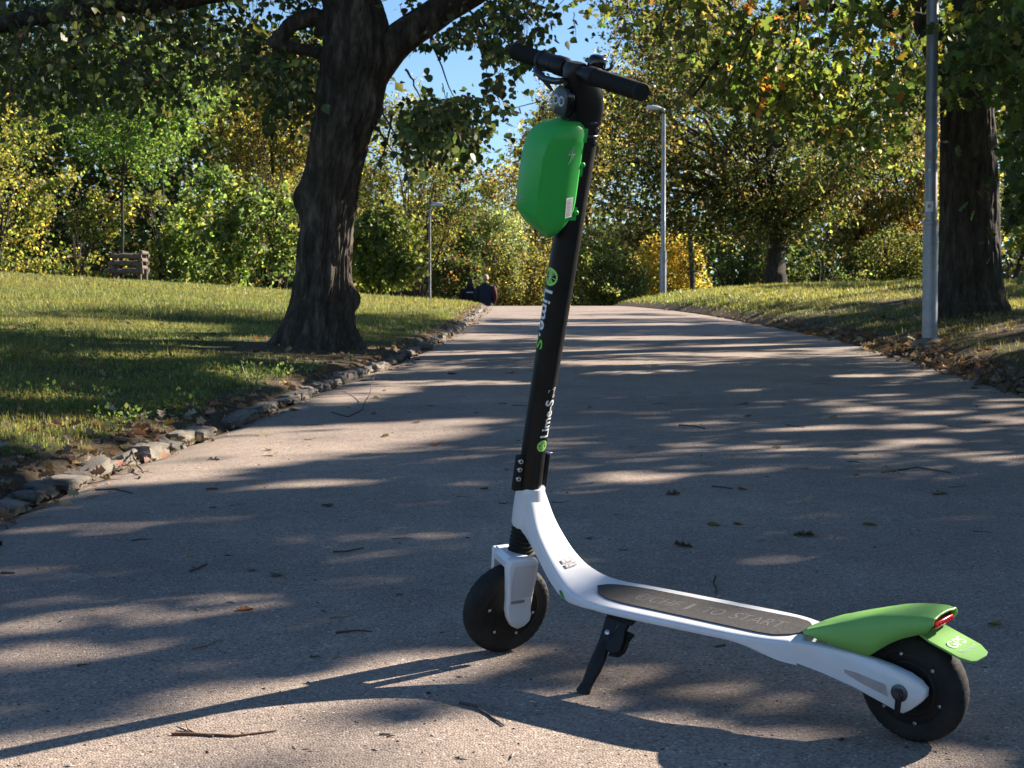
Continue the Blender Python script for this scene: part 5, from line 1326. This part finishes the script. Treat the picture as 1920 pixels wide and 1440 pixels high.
mb = MB(); mb.loft([ell(.040, .010, .011, .008), ell(.059, .008, .0135, .010), ell(.066, .0075, .0150, .0105), ell(.090, .0055, .0150, .0105), ell(.112, .005, .0125, .0095), ell(.122, .0045, .0115, .009), ell(.130, .005, .0130, .010), ell(.138, .0055, .0145, .0115), ell(.1415, .0055, .0130, .0105)]); part(mb, 'stand_leg', 'blackpl', ks, smooth=40)

# ---------------------------------------------------------------- lamp posts
def lamp_post(px, py, d, h, r0, r1, sleeve, label, head_dir, stickers=False):
    c = at(px, py, d); b = np.array([c[0], d, float(ground_z(c[0], d))])
    t = empty('lamp_post', tuple(b), label, 'lamp post', 'lamp posts along the path')
    mb = MB(); mb.lathe((0, 0, -.1), (0, 0, 1), [(r0, 0), (r0, sleeve + .1), (r0 * .97, sleeve + .115), (r1, sleeve + .12), (r1, sleeve + .9), (r1 * .93, sleeve + .91), (r1 * .9, h * .75), (r1 * .8, h)], 24); part(mb, 'pole', 'galv', t, smooth=30)
    mb = MB(); mb.lathe((0, 0, sleeve), (0, 0, 1), [(r0 * 1.0, 0), (r0 * 1.06, .004), (r0 * 1.06, .03), (r0 * .9, .034)], 24); part(mb, 'sleeve_collar', 'galv', t, smooth=30)
    if stickers:
        mb = MB(); mb.lathe((0, 0, -.02), (0, 0, 1), [(r0 * 2.3, -.02), (r0 * 2.2, .03), (r0 * 1.2, .06), (r0 * 1.02, .065)], 18); part(mb, 'footing', 'kerb', t)
    hd_ = np.array([math.cos(head_dir), math.sin(head_dir), 0]); sd_ = np.array([-hd_[1], hd_[0], 0])
    mb = MB(); mb.tube([np.array([0, 0, h - .02]), np.array([0, 0, h + .03]) + hd_ * .03, np.array([0, 0, h + .04]) + hd_ * .12], [r1 * .8, r1 * .7, r1 * .6], 12); part(mb, 'arm', 'galv', t)
    mb = MB()
    prof = [(.05, .035, .03), (.12, .075, .06), (.25, .095, .075), (.40, .085, .06), (.46, .05, .03)]
    mb.loft([[np.array([0, 0, h + .03 + .02 * math.sin(s * 5)]) + hd_ * s + sd_ * w * math.cos(k * math.pi / 8) + np.array([0, 0, 1]) * hh * max(math.sin(k * math.pi / 8), -.35) for k in range(16)] for s, w, hh in prof]); hd2 = part(mb, 'lamp_head', 'lampgrey', t, smooth=50)
    mb = MB(); mb.box(np.array([0, 0, h + .012]) + hd_ * .27, (.26, .13, .02), np.stack([hd_, sd_, np.array([0, 0, 1.])])); part(mb, 'lamp_glass', 'lens', hd2, bevel=.004)
    if stickers:
        toc = -unit(np.array([b[0] - .0, b[1], 0])); sx_ = np.array([-toc[1], toc[0], 0])
        for z, w, hh, mt_ in ((1.13, .036, .085, 'paper'), (1.43, .010, .02, 'paper'), (1.54, .030, .065, 'greyprint')):
            rr = r1 * 1.0 + .0012; 
            V = []; F = []
            for k in range(7):
                a = (k - 3) / 3 * w / rr - .25
                for zz in (z - hh / 2, z + hh / 2): V.append(toc * rr * math.cos(a) + sx_ * rr * math.sin(a) + np.array([0, 0, zz]))
            F = [(2 * k, 2 * k + 2, 2 * k + 3, 2 * k + 1) for k in range(6)]
            mb = MB(); mb.add(V, F); s_ = part(mb, 'sticker', mt_, t, smooth=60)
            if z == 1.13:
                V2 = []; rr += .0006
                for k in range(4):
                    a = (k - 1.5) / 1.5 * .012 / rr - .25
                    for zz in (z - .012, z + .016): V2.append(toc * rr * math.cos(a) + sx_ * rr * math.sin(a) + np.array([0, 0, zz]))
                mb = MB(); mb.add(V2, [(2 * k, 2 * k + 2, 2 * k + 3, 2 * k + 1) for k in range(3)]); part(mb, 'sticker_print', 'greyprint', s_, smooth=60)
    return t
lamp_post(1743, 634, 13.5, 5.0, .062, .052, .98, 'near galvanised lamp post with stickers on the right bank', R(200), True)
lamp_post(1243, 574, 42, 4.74, .085, .062, 1.1, 'middle grey lamp post with pale head right of the path crest', R(182))
lamp_post(806, 556, 50.5, 4.28, .055, .040, .8, 'smallest lamp post, far left by the dark trees beyond the lawn', R(-20))
lamp_post(1611, 535, 56, 1.35, .055, .05, .5, 'short thin pale post among the bushes at the back of the right lawn', R(180)) if False else None

# short brown stake beside the near lamp post
c = gp(1723, 650); mb = MB(); mb.box((0, 0, .03), (.05, .05, .16)); o = mb.build('wooden_stake', MAT['wood'], None, bevel=.006); o.location = tuple(c); tag(o, 'short brown wooden stake at the foot of the near lamp post', 'stake')

# ---------------------------------------------------------------- log guard round the young tree
g0 = at(229, 515, 42); gz = float(ground_z(g0[0], 42)); GT = empty('tree_guard', (g0[0], 42.0, gz), 'weathered log guard round the foot of the slim young tree', 'tree guard')
px1 = 42 / F_PX
def lg_(x0, x1, y, z, r=.062, dx=0.0, dy=0.0):
    mb = MB(); n_ = 9; P = np.stack([np.linspace(x0, x1, n_), np.linspace(y, y + dy, n_), np.linspace(z, z + dx, n_)], 1); P[1:-1] += rng.normal(0, .008, (n_ - 2, 3)); mb.tube(P, r * (1 + .12 * rng.normal(size=n_)), 9)
    return part(mb, 'log_rail', 'log', GT, smooth=60)
for k in range(3):
    z = .26 + k * .19
    lg_(-.18 - .01 * k, .62 - .02 * k, -.32, z, .065, -.02); lg_(-.15, .6, .42, z + .05, .06, -.02)
    mb = MB(); P = np.array([[-.52 + .12 * k, .35, z + .02], [-.12, -.34, z + .07]]); mb.tube(P, .055, 9); part(mb, 'log_rail', 'log', GT, smooth=60)
    mb = MB(); P = np.array([[.52, .45, z + .10], [.56, -.38, z + .09]]); mb.tube(P, .055, 9); part(mb, 'log_rail', 'log', GT, smooth=60)
for x, y in ((-.08, -.25), (.50, -.25), (-.25, .35), (.52, .36)):
    mb = MB(); mb.tube([(x, y, -.05), (x + .01, y, .3), (x, y, .66)], [.06, .055, .05], 9); part(mb, 'post', 'log', GT, smooth=60)

# ---------------------------------------------------------------- two people walking away over the crest
def person(px, top_py, d, height, label, jacket, hair, hair_len, trouser, stripe):
    p = at(px, top_py, d); base = np.array([p[0], d, p[2] - height]); s = height / 1.75
    t = empty('person', tuple(base), label, 'person')
    # body: one skinned skeleton (pelvis first), mid-stride
    J = [(0, 0, .93, .125, .10), (0, 0, 1.08, .12, .095), (0, .005, 1.28, .15, .10), (0, .0, 1.42, .13, .085), (0, -.005, 1.50, .055, .055), (0, .0, 1.58, .055, .06), (0, .01, 1.665, .075, .09), (0, .005, 1.725, .055, .06),
         (-.10, 0, .88, .09, .09), (-.11, .10, .50, .065, .065), (-.11, .02, .09, .042, .045), (-.115, .14, .03, .035, .03),
         (.10, 0, .88, .09, .09), (.11, -.06, .50, .065, .065), (.11, -.30, .13, .042, .045), (.112, -.20, .04, .035, .03),
         (-.185, 0, 1.39, .07, .065), (-.25, -.03, 1.12, .05, .05), (-.20, .14, .95, .036, .036), (-.12, .19, .96, .036, .03),
         (.185, 0, 1.39, .07, .065), (.26, -.04, 1.13, .05, .05), (.22, .12, .95, .036, .036), (.13, .18, .96, .036, .03)]
    E_ = [(0, 1), (1, 2), (2, 3), (3, 4), (4, 5), (5, 6), (6, 7), (0, 8), (8, 9), (9, 10), (10, 11), (0, 12), (12, 13), (13, 14), (14, 15), (3, 16), (16, 17), (17, 18), (18, 19), (3, 20), (20, 21), (21, 22), (22, 23)]
    me = bpy.data.meshes.new('body'); me.from_pydata([(x * s, y * s, z * s) for x, y, z, _, _ in J], E_, [])
    o = link_mesh('body', me, None, t); sk = o.modifiers.new('skin', 'SKIN')
    for v, j in zip(me.skin_vertices[0].data if me.skin_vertices else [], J): v.radius = (j[3] * s, j[4] * s)
    if not me.skin_vertices:
        bm = bmesh.new(); bm.from_mesh(me); ly = bm.verts.layers.skin.verify()
        for v, j in zip(bm.verts, J): v[ly].radius = (j[3] * s, j[4] * s); v[ly].use_root = v.index == 0
        bm.to_mesh(me); bm.free()
    sb = o.modifiers.new('subdivision', 'SUBSURF'); sb.levels = sb.render_levels = 1
    me.materials.append(MAT['skin'])
    # jacket: hip to collar, sleeves to the pockets
    mb = MB()
    def el(z, a, b, y=0): return [(a * s * math.cos(k * math.pi / 10), (y + b * math.sin(k * math.pi / 10)) * s, z * s) for k in range(20)]
    mb.loft([el(.80, .205, .15), el(.86, .215, .16), el(1.0, .20, .15), el(1.2, .215, .15), el(1.36, .225, .14), el(1.43, .19, .12), el(1.48, .10, .085), el(1.52, .075, .075)])
    jk = part(mb, 'jacket', jacket, t, smooth=60)
    for sd_ in (-1, 1):
        mb = MB(); mb.tube(np.array([(sd_ * .185, 0, 1.41), (sd_ * .245, -.01, 1.28), (sd_ * .275, -.035, 1.12), (sd_ * .255, .04, 1.02), (sd_ * .20, .13, .95)]) * s, np.array([.085, .08, .07, .064, .058]) * s, 14); part(mb, 'sleeve', stripe if (sd_ > 0 and stripe) else jacket, jk, smooth=60)
    mb = MB()
    for sd_, k in ((-1, 1), (1, -1)):
        mb.tube(np.array([(sd_ * .09, 0, .92), (sd_ * .11, .10 if sd_ < 0 else -.06, .50), (sd_ * .11, .03 if sd_ < 0 else -.27, .10)]) * s, np.array([.12, .09, .075]) * s, 12)
    part(mb, 'trousers', trouser, t, smooth=60)
    mb = MB(); zb = hair_len
    mb.loft([[((.086 + (.03 if zb < 1.5 else 0) * (z < 1.56)) * r * s * math.cos(k * math.pi / 8), (-.012 + .098 * r * math.sin(k * math.pi / 8)) * s, z * s) for k in range(16)] for z, r in ((zb, .72), (zb + .04, .98), (1.62, 1.0), (1.69, .98), (1.735, .74), (1.757, .35), (1.762, .05))]); part(mb, 'hair', hair, t, smooth=60)
    return t
person(910.5, 515, 48.0, 1.78, 'fair-haired person in a dark jacket with a maroon sleeve walking away over the crest', 'navy', 'fair', 1.585, 'denim', 'maroon')
pp = person(881, 522, 48.6, 1.68, 'dark-haired person in a black jacket walking away left of the fair-haired walker', 'blackcloth', 'darkhair', 1.47, 'denim', None)
mb = MB(); mb.add([(-.10, -.1515, 1.25), (.10, -.1515, 1.25), (.10, -.1505, 1.275), (-.10, -.1505, 1.275)], [(0, 1, 2, 3)]); part(mb, 'jacket_print', 'paper', pp, smooth=0)

# ---------------------------------------------------------------- fallen leaves, twigs, grit
def curled(tpl, curl, seed):
    T, F = tpl; V = T.copy(); V[:, 2] = V[:, 2] * 1.5 + curl * (V[:, 0] ** 2 * 1.6 + .25 * (V[:, 1] - .5) ** 2) ; r_ = np.random.default_rng(seed); V[:, 2] += r_.normal(0, .03, len(V)); return V, F
FL = []
for k, (tpl, c) in enumerate([(LOBED, (.19, .14, .10)), (LOBED, (.26, .10, .04)), (HEART, (.34, .27, .17)), (HEART, (.27, .17, .05)), (LOBED, (.13, .085, .05)), (HEART, (.15, .11, .075))]):
    V, F = curled(tpl, (.14 if k % 2 else .22), k); me = fast_mesh('fallen_leaf', V, F, np.repeat(np.array([c]), len(V), 0)); me.materials.append(MAT['dead']); FL.append(me)
G1 = 'fallen leaves scattered on the path'
def fallen(px, py, size, kind, label, group=None, rot=None):
    p = gp(px, py); o = bpy.data.objects.new('fallen_leaf', FL[kind]); COL.objects.link(o)
    o.location = (p[0], p[1], p[2] + .006); o.scale = (size, size, size); o.rotation_euler = (rng.normal(0, .12), rng.normal(0, .12), rng.uniform(0, 6.28) if rot is None else rot)
    return tag(o, label, 'leaf', group or G1)
G1 = 'fallen leaves scattered on the path'
for px, py, sz, kd_, lab in ((1748, 931, .068, 0, 'large grey-brown lobed leaf lying alone on the right of the path'), (1613, 893, .04, 3, 'small ochre leaf on dark asphalt left of the large grey-brown leaf'), (1374, 985, .035, 3, 'ochre leaf lying on the asphalt behind the scooter deck'), (1486, 1007, .06, 4, 'dark curled leaf on the shaded asphalt right of the ochre leaf'),
    (1384, 760, .085, 5, 'pale brown lobed leaf right of the scooter stem lettering, halfway up the path'), (934, 759, .075, 2, 'cream upturned leaf just left of the scooter stem'), (815, 838, .06, 1, 'rusty leaf on the sunlit asphalt left of the scooter stem'), (960, 700, .09, 1, 'rusty red leaf far up the path left of the stem'), (1465, 842, .05, 3, 'small tan leaf in the sun spots on the right half of the path'),
    (1300, 1030, .055, 4, 'crumpled dark leaf on the asphalt behind the deck end'), (1165, 1036, .03, 5, 'small grey leaf near the down tube on the asphalt'), (500, 818, .06, 2, 'pale leaf on the sunlit path edge near the kerb'), (508, 848, .035, 4, 'small dark leaf in the sunlit patch near the kerb'), (700, 747, .06, 2, 'cream leaf farther up the path by the kerb'), (730, 820, .07, 2, 'long pale leaf flat on the sunlit path'),
    (855, 703, .08, 5, 'grey leaf on the shaded path right of the old trunk'), (1555, 785, .05, 2, 'small pale leaf on the right half of the path beyond the sun spots')):
    fallen(px, py, sz, kd_, lab)
k = 0
while k < 46:
    px, py = rng.uniform(330, 1880), 1 / rng.uniform(1 / 1250, 1 / 600)
    p = gp(px, py)
    if not (xleft(p[1]) + .05 < p[0] < xright(p[1]) - .05) or (860 < px < 1840 and py > 1040): continue
    fallen(px, py, rng.uniform(.022, .055), int(rng.integers(6)), 'small dry fallen leaf lying on the asphalt path', G1); k += 1
# drifts of leaves along the edges and on the lawn: nobody could count them
def litter(n, xf, d, pal, s0, s1, flat=.5):
    n = len(d); P = np.stack([xf, d, ground_z(xf, d) + rng.uniform(.003, .02, n)], -1)
    a = rng.uniform(0, 6.28, n); tip = np.stack([np.cos(a), np.sin(a), rng.normal(0, .35, n)], -1)
    tpl = (LOBED[0] * np.array([1, 1, 2.2]), LOBED[1])
    return place_leaves(P, tip, rng.uniform(s0, s1, n), tint_of(n, pal, None, .3), tpl, np.array([0, 0, 1.6]))
pd = [((.24, .125, .065), 4), ((.30, .20, .12), 3), ((.17, .11, .07), 4), ((.34, .27, .17), 2), ((.10, .07, .045), 3), ((.34, .12, .05), .8)]
d = 8.5 + rng.gamma(2.2, 2.6, 1500); d = d[d < 40]; x = xright(d) + rng.normal(.02, .09, len(d))
S_ = [litter(0, x, d, pd, .03, .075)]
d = rng.uniform(9, 20, 330); x = xright(d) + np.abs(rng.normal(0, .9, 330)); S_.append(litter(0, x, d, pd, .03, .07))
joined('leaf_drift', S_, 'dead')
d = 4.3 + 28 * rng.random(900) ** 1.4; x = xleft(d) + rng.normal(-.02, .09, 900); S_ = [litter(0, x, d, pd, .02, .055)]
d = 4.3 + 36 * rng.random(1500) ** .9; x = xleft(d) - np.abs(rng.normal(0, 1, 1500)) * (.5 + .16 * d); S_.append(litter(0, x, d, pd + [(YE, 2)], .025, .06))
d = rng.uniform(4.3, 8, 300); x = xleft(d) - np.abs(rng.normal(0, .35, 300)); S_.append(litter(0, x, d, pd, .02, .06))
d = rng.uniform(26, 46, 500); x = rng.uniform(-.3 * d, xleft(d) - .3); S_.append(litter(0, x, d, [(YE, 3), ((.36, .27, .15), 2), (YG, 1)], .05, .09))
d = rng.uniform(18, 46, 420); x = rng.uniform(xright(d) + .2, .33 * d + 1); S_.append(litter(0, x, d, pd, .04, .08))
joined('lawn_leaf_litter', S_, 'dead')
def grit():
    n = 5200; d = 2.2 + 13 * rng.random(n) ** 1.7; x = rng.uniform(-.36 * d, .36 * d); k = (x > xleft(d) + .02) & (x < xright(d) - .02); x, d = x[k], d[k]; n = len(x)
    oc = np.array([[1, 0, 0], [-1, 0, 0], [0, 1, 0], [0, -1, 0], [0, 0, .7], [0, 0, -.5]]); Fo = np.array([[0, 2, 4], [2, 1, 4], [1, 3, 4], [3, 0, 4], [2, 0, 5], [1, 2, 5], [3, 1, 5], [0, 3, 5]])
    s = .0016 * np.exp(rng.normal(0, .5, n)); a = rng.uniform(0, 6.28, n)
    el_ = np.exp(rng.normal(.25, .5, n)); V = oc[None] * np.stack([el_, 1 / np.sqrt(el_), np.ones(n) * .8], -1)[:, None] * s[:, None, None]
    c_, s_ = np.cos(a)[:, None], np.sin(a)[:, None]; V = np.stack([V[..., 0] * c_ - V[..., 1] * s_, V[..., 0] * s_ + V[..., 1] * c_, V[..., 2]], -1)
    V += np.stack([x, d, zroad(d) + .0045], -1)[:, None]
    F = (Fo[None] + (np.arange(n) * 6)[:, None, None]).reshape(-1, 3)
    return V.reshape(-1, 3), F, np.repeat(tint_of(n, [((.32, .27, .21), 4), ((.42, .38, .33), 2), ((.05, .045, .04), 4), ((.22, .16, .10), 3)], None, .2), 6, 0)
o = joined('path_grit', [grit()], 'dead')
def twig(pts, r, label, mat='twig', fork=None, group=None):
    P = np.array([gp(*p[:2]) + (0, 0, (p[2] if len(p) > 2 else .006)) for p in pts]); b = P[0].copy()
    s = np.linspace(0, len(P) - 1, len(P) * 3 - 2); Q = np.stack([np.interp(s, np.arange(len(P)), P[:, k]) for k in range(3)], 1); Q[1:-1, :2] += rng.normal(0, .0025, (len(Q) - 2, 2))
    mb = MB(); mb.tube(Q - b, np.linspace(r, r * .45, len(Q)), 7)
    o = mb.build('twig', MAT[mat], None, smooth=60); o.location = tuple(b)
    for f in fork or []:
        Pf = np.array([gp(*p[:2]) + (0, 0, (p[2] if len(p) > 2 else .006)) for p in f]); mf = MB(); mf.tube(Pf - b, np.linspace(r * .6, r * .3, len(Pf)), 6); mf.build('side_shoot', MAT[mat], o, smooth=60)
    return tag(o, label, 'twig', group or 'twigs lying on the path')
twig([(322, 1385), (380, 1386), (440, 1387), (518, 1380)], .0032, 'long brown forked twig on the sunlit asphalt at the bottom left', 'wood', [[(368, 1386), (352, 1374), (347, 1366, .012)], [(400, 1387), (330, 1380)]])
twig([(862, 1325), (890, 1332), (915, 1350), (945, 1368)], .0030, 'bent grey twig on the asphalt below the front wheel')
twig([(630, 1193), (665, 1189), (698, 1190)], .0024, 'straight thin twig on the asphalt left of the front wheel')
twig([(358, 1224), (385, 1216), (413, 1206)], .0026, 'pale slanting twig on the asphalt in the left half of the path', 'paletwig')
twig([(172, 865), (205, 872), (232, 868), (246, 860, .03), (256, 882, .03), (268, 893, .012)], .006, 'crooked broken branch leaning over the kerb stones', 'twig')
twig([(178, 922), (215, 921), (248, 929)], .004, 'dark twig in the shade beside the near kerb stones')
twig([(622, 775), (652, 784), (680, 770), (697, 745, .06), (706, 732, .12)], .0035, 'thin dark twig standing up from a loop on the sunlit path')
twig([(1655, 890), (1720, 880), (1782, 890)], .005, 'long thin twig on the shaded right side of the path')
twig([(1660, 876), (1680, 886), (1697, 893)], .004, 'forked pale twig above the ochre leaf on the right', 'paletwig', [[(1672, 882), (1690, 884)]])
twig([(1336, 916), (1355, 917), (1374, 919)], .004, 'dark short twig on the shaded middle of the path')
twig([(1273, 800), (1300, 801), (1322, 806)], .005, 'short dark twig farther up the middle of the path')
twig([(1342, 1093, .015), (1341, 1106), (1344, 1120)], .003, 'small dark twig sticking up behind the deck')
twig([(1360, 1216), (1340, 1219)], .003, 'tiny brown twig below the deck')
twig([(625, 1040), (650, 1039), (682, 1032)], .003, 'two-piece thin twig on the shaded asphalt left of the fork')
twig([(356, 1077), (372, 1070), (388, 1062)], .0035, 'knobbly little twig on the shaded left half of the path', 'twig', [[(370, 1070), (360, 1068)]])
twig([(2, 1079), (28, 1080)], .004, 'brown twig at the left picture edge on the path')
twig([(345, 1048), (364, 1046)], .006, 'short pale bark stick on the shaded left half of the path', 'paletwig')
twig([(622, 1241), (635, 1237)], .005, 'short cream bark chip on the asphalt near the stem shadow', 'paletwig')
twig([(165, 938), (186, 932)], .006, 'pale wood sliver on the path by the near kerb', 'paletwig')
k = 0
while k < 34:
    px, py = rng.uniform(60, 1880), 1 / rng.uniform(1 / 1400, 1 / 700); p = gp(px, py)
    if not (xleft(p[1]) + .05 < p[0] < xright(p[1]) - .1) or (860 < px < 1840 and py > 1020): continue
    a = rng.normal(0, .3); L_ = rng.uniform(6, 20) 
    twig([(px - L_, py - L_ * .25 * a), (px, py + rng.normal(0, 1)), (px + L_, py + L_ * .25 * a)], rng.uniform(.0012, .0024), 'tiny broken twig lying on the asphalt path', 'twig' if rng.random() < .5 else 'paletwig', None, 'twigs lying on the path'); k += 1
# two stones at the kerb end
for px, py, s, lab, mt_ in ((123, 950, .022, 'smooth ochre pebble on the path beside the near kerb', 'pebble'), (78, 945, .018, 'small tan stone at the foot of the near kerb', 'pebble')):
    me = stone_mesh(40 + int(px)); me.materials.clear(); me.materials.append(MAT[mt_]); o = link_mesh('pebble', me); p = gp(px, py); o.location = (p[0], p[1], p[2] + s * .3); o.scale = (s * 1.5, s, s * .9); tag(o, lab, 'pebble')
# wire mesh fence beyond the lawn at the far right
f0, f1 = at(1845, 545, 63), at(1990, 545, 63); zf = float(ground_z(f0[0], 63)); WF = empty('wire_fence', (f0[0], 63.0, zf), 'thin wire mesh fence in the bright gap at the far right', 'fence')
for k in range(3):
    mb = MB(); x = k * (f1[0] - f0[0]) / 2; mb.tube([(x, 0, 0), (x, 0, 1.5)], .03, 8); part(mb, 'post', 'wire', WF)
mb = MB(); Wd = f1[0] - f0[0]
for z in np.arange(.1, 1.5, .14): mb.tube([(0, 0, z), (Wd, 0, z)], .006, 4)
for x in np.arange(0, Wd, .14): mb.tube([(x, .01, 0), (x, .01, 1.5)], .006, 4)
o = part(mb, 'mesh_panel', 'wire', WF); o['kind'] = 'stuff'
